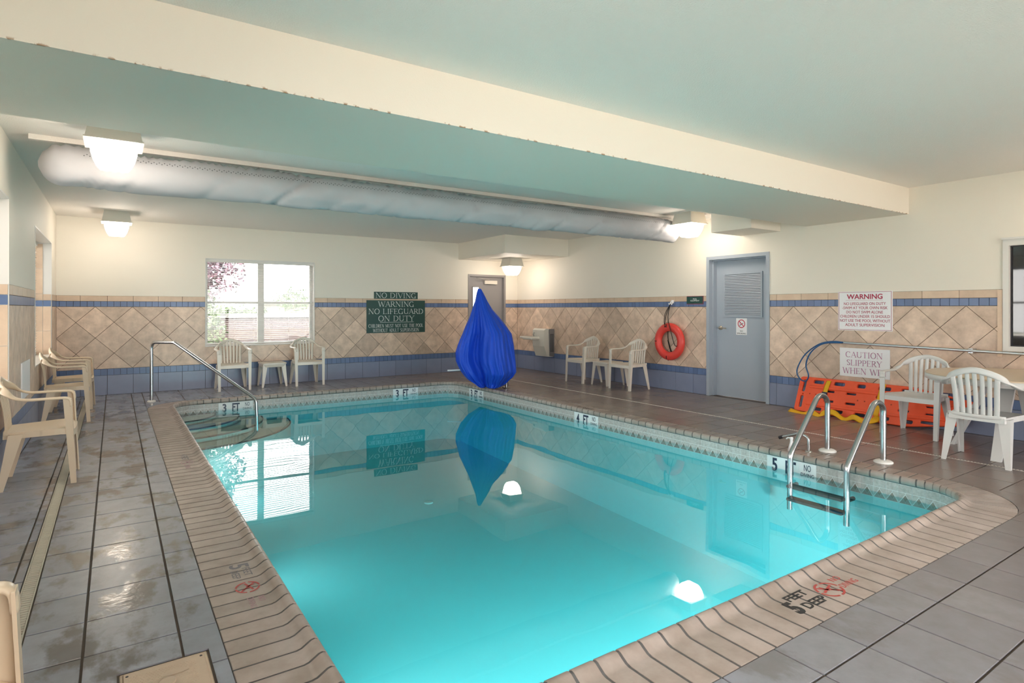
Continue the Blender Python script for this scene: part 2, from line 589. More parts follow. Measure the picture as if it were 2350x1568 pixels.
# glyph: width, list of (points, stroke width or None for pen-angle width, serif at start, serif at end)
SERIF = {
    'A': (.72, [([(.06, 0), (.36, 1)], TN, 1, 0), ([(.36, 1), (.66, 0)], TK, 0, 1), ([(.16, .34), (.56, .34)], TN, 0, 0)]),
    'C': (.72, [(arc(.38, .5, .33, .5, 50, 310, 18), None, 0, 0), ([(.6, .98), (.6, .78)], TN, 0, 0)]),
    'D': (.76, [([(.12, 0), (.12, 1)], TK, 1, 1), ([(.1, .98), (.3, .98)], TN, 0, 0), ([(.1, .02), (.3, .02)], TN, 0, 0), (arc(.28, .5, .40, .48, 90, -90, 16), None, 0, 0)]),
    'E': (.62, [([(.12, 0), (.12, 1)], TK, 1, 1), ([(.1, .98), (.54, .98)], TN, 0, 0), ([(.1, .02), (.56, .02)], TN, 0, 0), ([(.1, .52), (.42, .52)], TN, 0, 0), ([(.54, 1), (.54, .82)], TN, 0, 0), ([(.56, 0), (.56, .2)], TN, 0, 0), ([(.42, .62), (.42, .42)], TN, 0, 0)]),
    'F': (.58, [([(.12, 0), (.12, 1)], TK, 1, 1), ([(.1, .98), (.52, .98)], TN, 0, 0), ([(.1, .52), (.4, .52)], TN, 0, 0), ([(.52, 1), (.52, .82)], TN, 0, 0), ([(.4, .62), (.4, .42)], TN, 0, 0)]),
    'G': (.78, [(arc(.38, .5, .33, .5, 50, 300, 18), None, 0, 0), ([(.62, .42), (.62, .05)], TK, 1, 0), ([(.6, .98), (.6, .78)], TN, 0, 0)]),
    'H': (.8, [([(.14, 0), (.14, 1)], TK, 1, 1), ([(.66, 0), (.66, 1)], TK, 1, 1), ([(.14, .52), (.66, .52)], TN, 0, 0)]),
    'I': (.34, [([(.17, 0), (.17, 1)], TK, 1, 1)]),
    'L': (.6, [([(.12, 0), (.12, 1)], TK, 1, 1), ([(.1, .02), (.54, .02)], TN, 0, 0), ([(.54, 0), (.54, .2)], TN, 0, 0)]),
    'M': (.94, [([(.12, 0), (.14, 1)], TN, 1, 0), ([(.14, 1), (.46, .05)], TK, 0, 0), ([(.46, .05), (.78, 1)], TN, 0, 0), ([(.78, 1), (.8, 0)], TK, 0, 1)]),
    'N': (.82, [([(.13, 0), (.13, 1)], TN, 1, 1), ([(.13, 1), (.68, 0)], TK, 0, 0), ([(.68, 0), (.68, 1)], TN, 0, 1)]),
    'O': (.78, [(arc(.39, .5, .33, .5, 0, 360, 24), None, 0, 0)]),
    'P': (.62, [([(.13, 0), (.13, 1)], TK, 1, 1), ([(.1, .98), (.3, .98)], TN, 0, 0), ([(.1, .46), (.3, .46)], TN, 0, 0), (arc(.3, .72, .24, .26, 90, -90, 12), None, 0, 0)]),
    'R': (.7, [([(.13, 0), (.13, 1)], TK, 1, 1), ([(.1, .98), (.3, .98)], TN, 0, 0), ([(.1, .5), (.3, .5)], TN, 0, 0), (arc(.3, .74, .22, .24, 90, -90, 12), None, 0, 0), ([(.32, .5), (.64, 0)], TK, 0, 1)]),
    'S': (.58, [(arc(.3, .745, .2, .235, 40, 200, 10) + [(.2, .6), (.38, .44)] + arc(.29, .25, .2, .235, 20, -140, 10), None, 0, 0), ([(.46, .98), (.46, .8)], TN, 0, 0), ([(.12, .02), (.12, .22)], TN, 0, 0)]),
    'T': (.68, [([(.34, 0), (.34, 1)], TK, 1, 0), ([(.05, .98), (.63, .98)], TN, 0, 0), ([(.05, 1), (.05, .8)], TN, 0, 0), ([(.63, 1), (.63, .8)], TN, 0, 0)]),
    'U': (.78, [([(.14, 1), (.14, .3)], TK, 1, 0), (arc(.39, .3, .25, .28, 180, 360, 12), None, 0, 0), ([(.64, .3), (.64, 1)], TN, 0, 1)]),
    'V': (.72, [([(.06, 1), (.36, 0)], TK, 1, 0), ([(.36, 0), (.66, 1)], TN, 0, 1)]),
    'W': (1.0, [([(.05, 1), (.29, 0)], TK, 1, 0), ([(.29, 0), (.5, .95)], TN, 0, 0), ([(.48, .95), (.72, 0)], TK, 0, 0), ([(.72, 0), (.95, 1)], TN, 0, 1)]),
    'Y': (.7, [([(.06, 1), (.36, .46)], TK, 1, 0), ([(.36, .46), (.64, 1)], TN, 0, 1), ([(.36, .46), (.36, 0)], TK, 0, 1)]),
}


def serif_line(mb, txt, f, cx, cy, width, height, c=0.0015):
    adv = []; x = 0
    for ch in txt:
        wd = SERIF[ch][0] if ch in SERIF else 0.4
        adv.append(x); x += wd + 0.03
    sx = width / x; sy = height
    def q(p): return (cx + (p[0] - x / 2) * sx, cy + (p[1] - .5) * sy)
    def seg(p0, p1, wd):
        a, b = V((*q(p0), 0)), V((*q(p1), 0))
        d = (b - a)
        if d.length < 1e-7: return
        d.normalize(); nrm = V((-d.y, d.x, 0)) * wd * height / 2
        e = d * wd * height * 0.15
        ps = [a - nrm - e, b - nrm + e, b + nrm + e, a + nrm - e]
        mb.add([f(p.x, p.y, c) for p in ps], [(0, 1, 2, 3)])
    for ch, x0 in zip(txt, adv):
        if ch not in SERIF: continue
        for pts, wd, s0, s1 in SERIF[ch][1]:
            P = [(p[0] + x0, p[1]) for p in pts]
            for i in range(len(P) - 1):
                dx, dy = P[i + 1][0] - P[i][0], P[i + 1][1] - P[i][1]
                ww = wd if wd else TN + (TK * 1.1 - TN) * abs(dy) / (math.hypot(dx, dy) + 1e-9)
                seg(P[i], P[i + 1], ww)
            for flag, p in ((s0, P[0]), (s1, P[-1])):
                if flag:
                    yy = .02 if p[1] < .5 else .98
                    seg((p[0] - .11, yy), (p[0] + .11, yy), TN)
    return mb


# ------------------------------------------------------------------ tile helpers
def clip_half(poly, nx, ny, d):
    """keep nx*x+ny*y<=d"""
    out = []
    for i in range(len(poly)):
        p, q = poly[i - 1], poly[i]
        a = nx * p[0] + ny * p[1] - d; b = nx * q[0] + ny * q[1] - d
        if (a > 0) != (b > 0):
            t = a / (a - b)
            out.append((p[0] + (q[0] - p[0]) * t, p[1] + (q[1] - p[1]) * t))
        if b <= 0: out.append(q)
    return out


def area(p):
    return abs(sum(p[i - 1][0] * p[i][1] - p[i][0] * p[i - 1][1] for i in range(len(p)))) / 2


def clip_rect(poly, r):
    for n in ((-1, 0, -r[0]), (1, 0, r[1]), (0, -1, -r[2]), (0, 1, r[3])):
        if len(poly) < 3: return []
        poly = clip_half(poly, *n)
    return poly if len(poly) > 2 and area(poly) > 2e-5 else []


def sub_rects(poly, holes):
    ps = [poly]
    for h in holes:
        nxt = []
        for p in ps:
            if not clip_rect(p, h):
                nxt.append(p); continue
            for r in ((-99, h[0], -99, 99), (h[1], 99, -99, 99), (h[0], h[1], h[3], 99), (h[0], h[1], -99, h[2])):
                q = clip_rect(p, r)
                if q: nxt.append(q)
        ps = nxt
    return ps


def gap(poly, g):
    """shrink convex polygon by g/2"""
    sgn = sum(poly[i - 1][0] * poly[i][1] - poly[i][0] * poly[i - 1][1] for i in range(len(poly)))
    out = poly
    for i in range(len(poly)):
        p, q = poly[i - 1], poly[i]
        dx, dy = q[0] - p[0], q[1] - p[1]
        l = math.hypot(dx, dy)
        if l < 1e-6: continue
        nx, ny = dy / l, -dx / l
        if sgn < 0: nx, ny = -nx, -ny
        out = clip_half(out, nx, ny, nx * p[0] + ny * p[1] - g / 2)
        if len(out) < 3: return []
    return out


TC = {}


def tile(name, poly, holes, frame, parent, m, g=0.005, n0=-0.009, n1=0.0, ch=0.0015, bounds=None, mi=0):
    full = poly
    if bounds: poly = clip_rect(poly, bounds)
    if not poly: return None
    ps = sub_rects(poly, holes)
    pg = gap(poly, g)
    if not pg: return None
    pc = sub_rects(pg, [(h[0] - g / 2, h[1] + g / 2, h[2] - g / 2, h[3] + g / 2) for h in holes])
    whole = len(ps) == 1 and len(ps[0]) == len(full) and abs(area(ps[0]) - area(full)) < 1e-6
    cx = sum(p[0] for p in full) / len(full); cy = sum(p[1] for p in full) / len(full)
    if whole:
        key = (m.name, round(area(full), 5), len(full), round(full[0][0] - cx, 3), tuple(frame.n), n1)
        if key not in TC:
            loc = Fr((0, 0, 0), frame.u, frame.v, frame.n)
            mb = MB().prism(gap([(p[0] - cx, p[1] - cy) for p in full], g), loc, n0, n1, ch)
            TC[key] = mb.mesh(name, m)
        return link(name, TC[key], parent, frame(cx, cy, 0))
    mb = MB(); k = 0
    if len(pc) > 1: ch = 0.0
    for p in pc:
        if len(p) > 2 and area(p) > 3e-5:
            mb.prism(p, frame, n0, n1, ch); k += 1
    return mb.build(name, m, parent) if k else None


def rect(a0, a1, b0, b1):
    return [(a0, b0), (a1, b0), (a1, b1), (a0, b1)]


def wall(name, frame, a0, a1, holes, thick=0.3):
    """slab with openings; lower zone recessed 9 mm behind the tile faces"""
    mb = MB()
    ZT = 1.52
    aa = sorted({a0, a1} | {h[0] for h in holes} | {h[1] for h in holes})
    zz = sorted({0.0, ZT, ZC} | {h[2] for h in holes} | {h[3] for h in holes})
    for i in range(len(aa) - 1):
        for j in range(len(zz) - 1):
            ca, cz = (aa[i] + aa[i + 1]) / 2, (zz[j] + zz[j + 1]) / 2
            if any(h[0] < ca < h[1] and h[2] < cz < h[3] for h in holes): continue
            c1 = 0.0 if cz > ZT else -0.009
            P = [frame(a, b, c) for c in (-thick, c1) for b in (zz[j], zz[j + 1]) for a in (aa[i], aa[i + 1])]
            mb.add(P, [(0, 2, 3, 1), (4, 5, 7, 6), (0, 1, 5, 4), (2, 6, 7, 3), (0, 4, 6, 2), (1, 3, 7, 5)], 0 if cz > ZT else 1)
    return mb.build(name, [M['paint'], M['grout']], kind='structure')


def dress(w_, frame, a0, a1, holes, ph_d, per, ph_b, bp_, tmat=None):
    """tile dado: base course, blue strips, diagonal field, border course"""
    k0 = lambda ph, p: math.floor((a0 - ph) / p) - 1
    k1 = lambda ph, p: math.ceil((a1 - ph) / p) + 1
    B = lambda z0, z1: (a0, a1, z0, z1)
    for k in range(k0(ph_b, bp_), k1(ph_b, bp_)):
        x = ph_b + k * bp_
        tile('base_tile', rect(x, x + bp_, 0, .30), holes, frame, w_, M['basetile'], .004, bounds=B(0, .3))
        tile('border_tile', rect(x, x + bp_, 1.435, 1.52), holes, frame, w_, M['btile'], .004, bounds=B(1.435, 1.52))
    s = bp_ / 4
    for k in range(k0(ph_b, s), k1(ph_b, s)):
        x = ph_b + k * s
        tile('accent_tile', rect(x, x + s, 1.352, 1.435), holes, frame, w_, M['atile'], .004, bounds=B(1.352, 1.435))
        tile('accent_strip_tile', rect(x, x + s, .30, .40), holes, frame, w_, M['atile'], .003, bounds=B(.30, .40))
    h = (1.352 - .40) / 2
    for k in range(k0(ph_d, per), k1(ph_d, per)):
        x = ph_d + k * per
        for cx, cz in ((x, 1.352 - h / 2), (x, .40 + h / 2), (x + per / 2, .40 + h), (x + per / 2, .40), (x + per / 2, 1.352)):
            d = [(cx - per / 2, cz), (cx, cz - h / 2), (cx + per / 2, cz), (cx, cz + h / 2)]
            tile('diamond_tile', d, holes, frame, w_, M['wtile'], .005, bounds=B(.40, 1.352))


# ------------------------------------------------------------------ room shell
WB = (1.255, 3.041, 0.69, 2.165)
DB = (6.26, 7.21, 0, 2.06)
hb = [WB, DB]
wall_b = wall('wall_back', FB, XL - .3, XR + .3, hb)
dress(wall_b, FB, XL, XR, hb, .4755 * .5 + .0, .4755, .249, .336)
D1 = (-5.867, -4.82, 0, 2.112)
WR = (-2.226, -0.6, 0.89, 2.03)
hr = [D1, WR]
wall_r = wall('wall_right', FR, -YB, -YF, hr)
dress(wall_r, FR, -YB, -0.9, hr, -2.542, .4825, -2.605, .352)
WL = [(8.17, 10.2, .69, 2.22), (4.2, 6.26, .69, 2.22), (.2, 2.26, .69, 2.22)]
wall_l = wall('wall_left', FL, YF, YB, WL, 0.32)
dress(wall_l, FL, 4.0, YB, WL, 8.4, .4755, 8.17, .336)
WF = (-7.0, -0.2, .05, 2.12)  # large unseen opening, added to let fill daylight in
wall_f = wall('wall_front', FF, -XR - .3, -XL + .3, [WF])

MB().box((XL - .3, YF - .3, ZC), (XR + .3, YB + .3, ZC + .2)).build('ceiling', M['ceil'], kind='structure')
MB().box((XL, 3.09, 2.40), (XR, 4.30, ZC)).build('ceiling_beam', M['beam'], kind='structure')
MB().box((6.02, 9.20, 2.36), (XR, YB, ZC)).build('ceiling_soffit', M['paint'], kind='structure')
MB().box((6.87, 4.66, 2.375), (XR, 5.28, ZC)).build('ceiling_soffit', M['paint'], kind='structure')

# ------------------------------------------------------------------ pool
PX0, PX1, PY0, PY1 = 0.36, 5.34, 1.345, 9.71       # outer edge of the coping
CW = 0.315                                          # coping width
RO = 0.61
WZ = -0.14


def rrect(x0, x1, y0, y1, r, n=9):
    out = []
    for cx, cy, a in ((x1 - r, y1 - r, 0), (x0 + r, y1 - r, 90), (x0 + r, y0 + r, 180), (x1 - r, y0 + r, 270)):
        for i in range(n + 1):
            t = math.radians(a + 90 * i / n)
            out.append((cx + r * math.cos(t), cy + r * math.sin(t)))
    return out


# deck slab (grout bed) with the pool opening
fl = MB()
zf = -0.007
for a, b in (((XL - .3, YF - .3), (PX0, YB + .3)), ((PX1, YF - .3), (XR + .3, YB + .3)), ((PX0, YF - .3), (PX1, PY0)), ((PX0, PY1), (PX1, YB + .3))):
    fl.box((a[0], a[1], -.35), (b[0], b[1], zf))
floor = fl.build('floor', M['grout'], kind='structure')

# floor tiles
FT = []
ylines = [2.765 + .31 * k for k in range(-16, 28)]
ylines = [y for y in ylines if y < YB - .05] + [YB]
yr = [PY0 - .2 - .322 * k for k in range(0, 9)][::-1] + [PY0]
xg = [2.126 + .318 * k for k in range(-9, 18)]


def cells(xs, ys):
    for i in range(len(xs) - 1):
        for j in range(len(ys) - 1):
            if xs[i + 1] - xs[i] > .02 and ys[j + 1] - ys[j] > .02:
                FT.append((xs[i], xs[i + 1], ys[j], ys[j + 1]))


LID = (0.012, 0.300, 2.27, 2.567)
cells([XL, -.405, -.362], ylines)
cells([-.303, -.10, .219, PX0], ylines)
cells([PX0] + [x for x in xg if PX0 + .06 < x < XR - .05] + [XR], yr)
yc = [PY0] + [1.60 + .318 * k for k in range(0, 30) if 1.60 + .318 * k < YB - .08] + [YB]
cells([PX1, 5.658, 5.976, 6.127], yc)
cells([6.157, 6.475, 6.793, 7.111, 7.43, XR], yc)
cells([PX0] + [x for x in xg if PX0 + .06 < x < PX1 - .06] + [PX1], [PY1, 10.03, 10.35, 10.67, YB])
camp = V((0, 0, 1.32)); fwd = V((math.sin(math.radians(33.88)), math.cos(math.radians(33.88)), 0)); rgt = V((fwd.y, -fwd.x, 0))


def vis(c):
    p = V(((c[0] + c[1]) / 2, (c[2] + c[3]) / 2, 0)) - camp
    z = p.dot(fwd)
    if z < .4: return 0
    x = 1175 + 1360 * p.dot(rgt) / z; y = 709 + 1360 * 1.32 / z
    if not (-80 < x < 2430 and y < 1640): return 0
    return (c[1] - c[0]) * (c[3] - c[2]) / z ** 3


FT.sort(key=vis, reverse=True)
rest = MB()
cnt = 0
holes_f = [LID]
for c in FT:
    pl = rect(*c)
    if cnt < 296 and vis(c) > 0:
        if tile('floor_tile', pl, holes_f, FZ, floor, M['ftile'], .009, -.012, 0.0, .002): cnt += 1
    else:
        for p in sub_rects(pl, holes_f):
            q = gap(p, .009)
            if len(q) > 2: rest.prism(q, FZ, -.012, 0, .002)
rest.build('floor_tile_field', M['ftile'], floor, kind='stuff')
# corner fillers between square deck grid and rounded coping
for cx, cy, a in ((PX1 - RO, PY1 - RO, 0), (PX0 + RO, PY1 - RO, 90), (PX0 + RO, PY0 + RO, 180), (PX1 - RO, PY0 + RO, 270)):
    sx, sy = ((1, 1), (-1, 1), (-1, -1), (1, -1))[a // 90]
    A = [(cx + (RO + .004) * math.cos(math.radians(a + 90 * i / 10)), cy + (RO + .004) * math.sin(math.radians(a + 90 * i / 10))) for i in range(11)]
    K = (cx + sx * RO, cy + sy * RO)
    mb = MB()
    for i in range(10):
        mb.add([FZ(*K, 0), FZ(*A[i], 0), FZ(*A[i + 1], 0), FZ(*K, -.3), FZ(*A[i], -.3), FZ(*A[i + 1], -.3)], [(0, 1, 2), (3, 5, 4), (1, 4, 5, 2)])
    mb.build('floor_tile', M['ftile'], floor)

# coping stones
PROF = [(0, -.03), (0, -.001), (.003, 0), (.225, 0), (.243, .004), (.262, .015), (.280, .026), (.294, .029), (.306, .024),
        (.313, .010), (.314, -.010), (.310, -.025), (.300, -.032)]


def station(px, py, nx, ny, sc=1.0, shr=0.0):
    return [V((px + nx * (p[0] * sc), py + ny * (p[0] * sc), p[1])) for p in PROF]


def cope_piece(st0, st1):
    k = len(PROF)
    fs = [(i, i + 1, k + i + 1, k + i) for i in range(k - 1)] + [(k - 1, 0, k, 2 * k - 1)]
    mb = MB().add(st0 + st1, fs, 0, True)
    mb.add(st0, [tuple(range(k))]); mb.add(st1, [tuple(reversed(range(k)))])
    return mb


coping = thing('pool_coping', 'glazed grey-beige coping stones with raised rounded lip around the pool', 'coping', kind='structure')
J = 0.0066
bed = MB()
CMESH = {}


def straight(p0, d, n, length, first, pitch):
    pos = [0.0]
    x = first
    while x < length - .02:
        pos.append(x); x += pitch
    pos.append(length)
    for a, b in zip(pos[:-1], pos[1:]):
        key = (d, n, round(b - a, 4))
        if key not in CMESH:
            CMESH[key] = cope_piece(station(d[0] * J, d[1] * J, *n), station(d[0] * (b - a - J), d[1] * (b - a - J), *n)).mesh('coping_stone', M['cope_l'])
        link('coping_stone', CMESH[key], coping, (p0[0] + d[0] * a, p0[1] + d[1] * a, 0))
    st0 = [p - V((0, 0, .0025)) - V((n[0], n[1], 0)) * .002 for p in station(*p0, *n)]
    st1 = [p - V((0, 0, .0025)) - V((n[0], n[1], 0)) * .002 for p in station(p0[0] + d[0] * length, p0[1] + d[1] * length, *n)]
    k = len(PROF)
    bed.add(st0 + st1, [(i, i + 1, k + i + 1, k + i) for i in range(k - 1)], 0, True)


LY, LX = PY1 - PY0 - 2 * RO, PX1 - PX0 - 2 * RO
straight((PX0, PY0 + RO), (0, 1), (1, 0), LY, .077, .1098)
straight((PX1, PY0 + RO), (0, 1), (-1, 0), LY, .06, .1098)
straight((PX0 + RO, PY0), (1, 0), (0, 1), LX, .04, .1135)
straight((PX0 + RO, PY1), (1, 0), (0, -1), LX, .08, .1110)
for cx, cy, a in ((PX1 - RO, PY1 - RO, 0), (PX0 + RO, PY1 - RO, 90), (PX0 + RO, PY0 + RO, 180), (PX1 - RO, PY0 + RO, 270)):
    n = 9
    for i in range(n):
        sts = []
        for t in (a + 90 * i / n + .45, a + 90 * (i + 1) / n - .45):
            t = math.radians(t)
            sts.append(station(cx + RO * math.cos(t), cy + RO * math.sin(t), -math.cos(t), -math.sin(t)))
        cope_piece(*sts).build('coping_stone', M['cope_l'], coping)
    k = len(PROF); vs = []
    for i in range(19):
        t = math.radians(a + 90 * i / 18)
        vs += [p - V((0, 0, .0025)) - V((-math.cos(t), -math.sin(t), 0)) * .002 for p in station(cx + RO * math.cos(t), cy + RO * math.sin(t), -math.cos(t), -math.sin(t))]
    bed.add(vs, [(j * k + i, j * k + i + 1, (j + 1) * k + i + 1, (j + 1) * k + i) for j in range(18) for i in range(k - 1)], 0, True)
bed.build('joint_bed', M['cope_joint'], coping)

# basin
WX0, WX1, WY0, WY1, WRad = PX0 + .29, PX1 - .29, PY0 + .29, PY1 - .29, .32
basin = MB()
ol = rrect(WX0, WX1, WY0, WY1, WRad)
oo = rrect(WX0 - .15, WX1 + .15, WY0 - .15, WY1 + .15, WRad + .1)


def zfl(y): return -0.95 - 0.30 * (WY1 - y) / (WY1 - WY0)


n = len(ol)
vs = [V((x, y, -.03)) for x, y in ol] + [V((x, y, zfl(y) + .12)) for x, y in ol] + \
     [V((x + (2.85 - x) * .04, y + (5.5 - y) * .03, zfl(y))) for x, y in ol]
basin.add(vs, [(k * n + i, k * n + (i + 1) % n, (k + 1) * n + (i + 1) % n, (k + 1) * n + i) for k in (0, 1) for i in range(n)], 0, True)
basin.add(vs[2 * n:], [tuple(range(n))])
pool = basin.build('pool_basin', M['plaster'], label='white plastered swimming pool basin with waterline tiles', category='pool', kind='structure')

# waterline tiles: white backing, stone strip, mosaic triangles
TH = .15


def wl_mesh(wd):
    f = Fr((0, 0, 0), (1, 0, 0), (0, 0, 1), (0, -1, 0))
    mb = MB().prism(rect(-wd / 2 + .0006, wd / 2 - .0006, -TH, 0), f, -.004, .004, .0005, 0)
    h = wd / 2
    g_ = .0018
    mb.prism(rect(-h + g_, h - g_, -.062, -.004), f, .003, .0055, .001, 1)
    mb.prism([(-h + .005, -TH + .003), (h - .005, -TH + .003), (0, -.080)], f, .003, .0055, .0008, 2)
    mb.prism([(-h + .002, -TH + .012), (-.002, -.076), (-.002, -.066), (-h + .002, -.066)], f, .003, .0055, .0006, 1)
    mb.prism([(h - .002, -TH + .012), (h - .002, -.066), (.002, -.066), (.002, -.076)], f, .003, .0055, .0006, 1)
    return mb.mesh('waterline_tile', [M['wl_back'], M['wl_strip'], M['wl_tri']])


WLM = {}


def snap(length, c):
    k = round(length / .0925); wd = length / k
    i0 = round(c / wd - 2.5)
    return (i0 + 2.5) * wd, wd * 5 / 3


def wl_run(p0, d, rot, length, skip=()):
    k = round(length / .0925); wd = length / k
    skip = [(c - 2.5 * wd, c + 2.5 * wd) for c in (snap(length, q)[0] for q in skip)]
    key = round(wd, 4)
    if key not in WLM: WLM[key] = wl_mesh(wd)
    for i in range(k):
        c = (i + .5) * wd
        if any(a < c < b for a, b in skip): continue
        link('waterline_tile', WLM[key], pool, (p0[0] + d[0] * c, p0[1] + d[1] * c, -.034), rot=(0, 0, rot))


# depth marker panels: (position along the run, text)
wl_run((WX1, WY0 + WRad), (0, 1), -PI / 2, WY1 - WY0 - 2 * WRad, [y - WY0 - WRad for y in (3.0, 5.82, 8.56)])
wl_run((WX0, WY0 + WRad), (0, 1), PI / 2, WY1 - WY0 - 2 * WRad)
wl_run((WX0 + WRad, WY1), (1, 0), 0, WX1 - WX0 - 2 * WRad, [x - WX0 - WRad for x in (1.478, 4.10)])
wl_run((WX0 + WRad, WY0), (1, 0), PI, WX1 - WX0 - 2 * WRad)
for cx, cy, a in ((WX1 - WRad, WY1 - WRad, 0), (WX0 + WRad, WY1 - WRad, 90), (WX0 + WRad, WY0 + WRad, 180), (WX1 - WRad, WY0 + WRad, 270)):
    wd = 2 * WRad * math.sin(math.radians(9))
    key = 'c'
    if key not in WLM: WLM[key] = wl_mesh(wd)
    rr = WRad * math.cos(math.radians(9))
    for i in range(5):
        t = math.radians(a + 9 + 18 * i)
        link('waterline_tile', WLM[key], pool, (cx + rr * math.cos(t), cy + rr * math.sin(t), -.034), rot=(0, 0, t - PI / 2))


def marker(frame, a, txt, label):
    """three white tiles in a row: digit, FT, NO DIVING"""
    t = link('depth_marker', None, None, None, label, 'depth marker')
    if frame is FPR:
        c_, wd = snap(WY1 - WY0 - 2 * WRad, -a - WY0 - WRad); a = -(c_ + WY0 + WRad)
    else:
        c_, wd = snap(WX1 - WX0 - 2 * WRad, a - WX0 - WRad); a = c_ + WX0 + WRad
    for i, s in enumerate((txt, 'FT', None)):
        c = a + (i - 1) * wd
        mb = MB().prism(rect(c - wd / 2, c + wd / 2, -.186, -.035), frame, .000, .007, .001)
        mb.build('tile', M['signwhite'], t)
        f2 = Fr(frame(0, 0, .0072), frame.u, frame.v, frame.n)
        if s:
            text_mesh(s, f2, c, -.110, .052 if len(s) == 1 else .10, .118, M['navytext'], 'lettering', t, bold=.03)
        else:
            text_mesh('NO', f2, c, -.080, .062, .056, M['navytext'], 'lettering', t)
            text_mesh('DIVING', f2, c, -.143, .118, .034, M['navytext'], 'lettering', t)
    return t


FPR = Fr((WX1, 0, 0), (0, -1, 0), (0, 0, 1))
FPB = Fr((0, WY1, 0), (1, 0, 0), (0, 0, 1))
marker(FPB, 1.478, '3', 'white 3 FT depth marker beside the stair handrail on the far pool edge')
marker(FPB, 4.10, '3', 'white 3 FT depth marker at the right end of the far pool edge')
marker(FPR, -8.56, '3', 'white 3 FT depth marker below the blue covered lift')
marker(FPR, -5.82, '4', 'white 4 FT depth marker halfway along the long pool edge')
marker(FPR, -3.0, '5', 'white 5 FT depth marker behind the ladder rails')

# steps in the far left corner
for i, (r, z) in enumerate(((.56, -.175), (.86, -.225), (1.18, -.285), (1.55, -.35))):
    mb = MB()
    N_ = 20
    P = [(WX0 + r * math.cos(PI / 2 * k / N_), WY1 - r * math.sin(PI / 2 * k / N_)) for k in range(N_ + 1)]
    vs = [V((WX0, WY1, z))] + [V((*p, z)) for p in P] + [V((*p, -1.0)) for p in P]
    mb.add(vs, [(0, k + 1, k + 2) for k in range(N_)] + [(k + 1, N_ + 2 + k, N_ + 3 + k, k + 2) for k in range(N_)])
    st = mb.build('pool_step', M['stepplaster'], pool)
    MB().tube([(WX0 + (r - .005) * math.cos(PI / 2 * k / N_), WY1 - (r - .005) * math.sin(PI / 2 * k / N_), z) for k in range(N_ + 1)], .011, 6).build('nosing', M['nosing'], st)
MB().lathe([(.055, 0), (.055, .01), (.03, .012)], (3.2, 6.6, zfl(6.6)), 20).build('drain_cover', M['white'], pool)

# unseen fill lights added in near and left pool walls to brighten the water
def pool_fill_light(x, y, dx, dy, tilt, k=1.0):
    ax = V((dx, dy, 0))
    t = link('pool_fill_light', None, pool, (x, y, -.50), rot=(0, 0, math.atan2(dy, dx)))
    MB().lathe([(.13, .0), (.13, .02), (.11, .03), (.10, .022), (.0, .022)], n=24, axis='x').build('fill_light_rim', M['chrome'], t)
    l = bpy.data.lights.new('pool_fill_spot', 'SPOT')
    l.energy = POOLW * k; l.color = (1.0, 0.96, 0.95); l.spot_size = math.radians(125); l.spot_blend = 1.0; l.shadow_soft_size = .10
    o_ = bpy.data.objects.new('pool_fill_spot', l); COL.objects.link(o_)
    o_.location = (x + dx * .05, y + dy * .05, -.50)
    o_.rotation_euler = (V((dx, dy, -tilt))).to_track_quat('-Z', 'Y').to_euler()


for x in (1.5, 2.85, 4.2): pool_fill_light(x, WY0, 0, 1, .36, 1.6)
for y in (3.2, 5.4, 7.6): pool_fill_light(WX0, y, 1, 0, .22, .32)

# water body
wi = rrect(WX0 - .01, WX1 + .01, WY0 - .01, WY1 + .01, WRad)
n = len(wi)
wmsh = MB()
vs = [V((x, y, WZ)) for x, y in wi] + [V((x, y, -1.4)) for x, y in wi]
wmsh.add(vs, [tuple(range(n)), tuple(reversed(range(n, 2 * n)))] + [(i, n + i, n + (i + 1) % n, (i + 1) % n) for i in range(n)])
wmsh.build('pool_water', M['water'], label='still turquoise pool water mirroring the room', category='water', kind='stuff')

# ------------------------------------------------------------------ gutter drain, line drain, skimmer lid
dr = thing('deck_drain', 'long cream slotted drain along the deck by the left wall', 'drain')
MB().box((-.361, YF, -.03), (-.304, 10.6, -.012)).build('channel', M['cope_joint'], dr)
mb = MB()
mb.box((-.361, YF, -.02), (-.356, 10.6, .001)).box((-.309, YF, -.02), (-.304, 10.6, .001))
mb.build('edge', M['grate'], dr)
sl = MB().bbox((-.0235, -.0085, -.006), (.0235, .0085, 0), .002).mesh('slat', M['grate'])
far = MB()
for k in range(470):
    y = -.9 + .0245 * k
    if 2.2 < y < 6.4:
        link('slat', sl, dr, (-.3325, y, 0))
    else:
        far.box((-.356, y - .0085, -.006), (-.309, y + .0085, 0))
far.build('slat_field', M['grate'], dr, kind='stuff')

ld = thing('line_drain', 'thin white beaded drain line across the deck by the right wall', 'drain')
MB().box((6.129, .2, -.02), (6.155, 10.6, -.003)).build('channel', M['drainwhite'], ld)
b_ = MB()
for k in range(430):
    y = .25 + .024 * k
    b_.box((6.133, y, -.004), (6.151, y + .013, .0015))
b_.build('bead_row', M['drainwhite'], ld, kind='stuff')

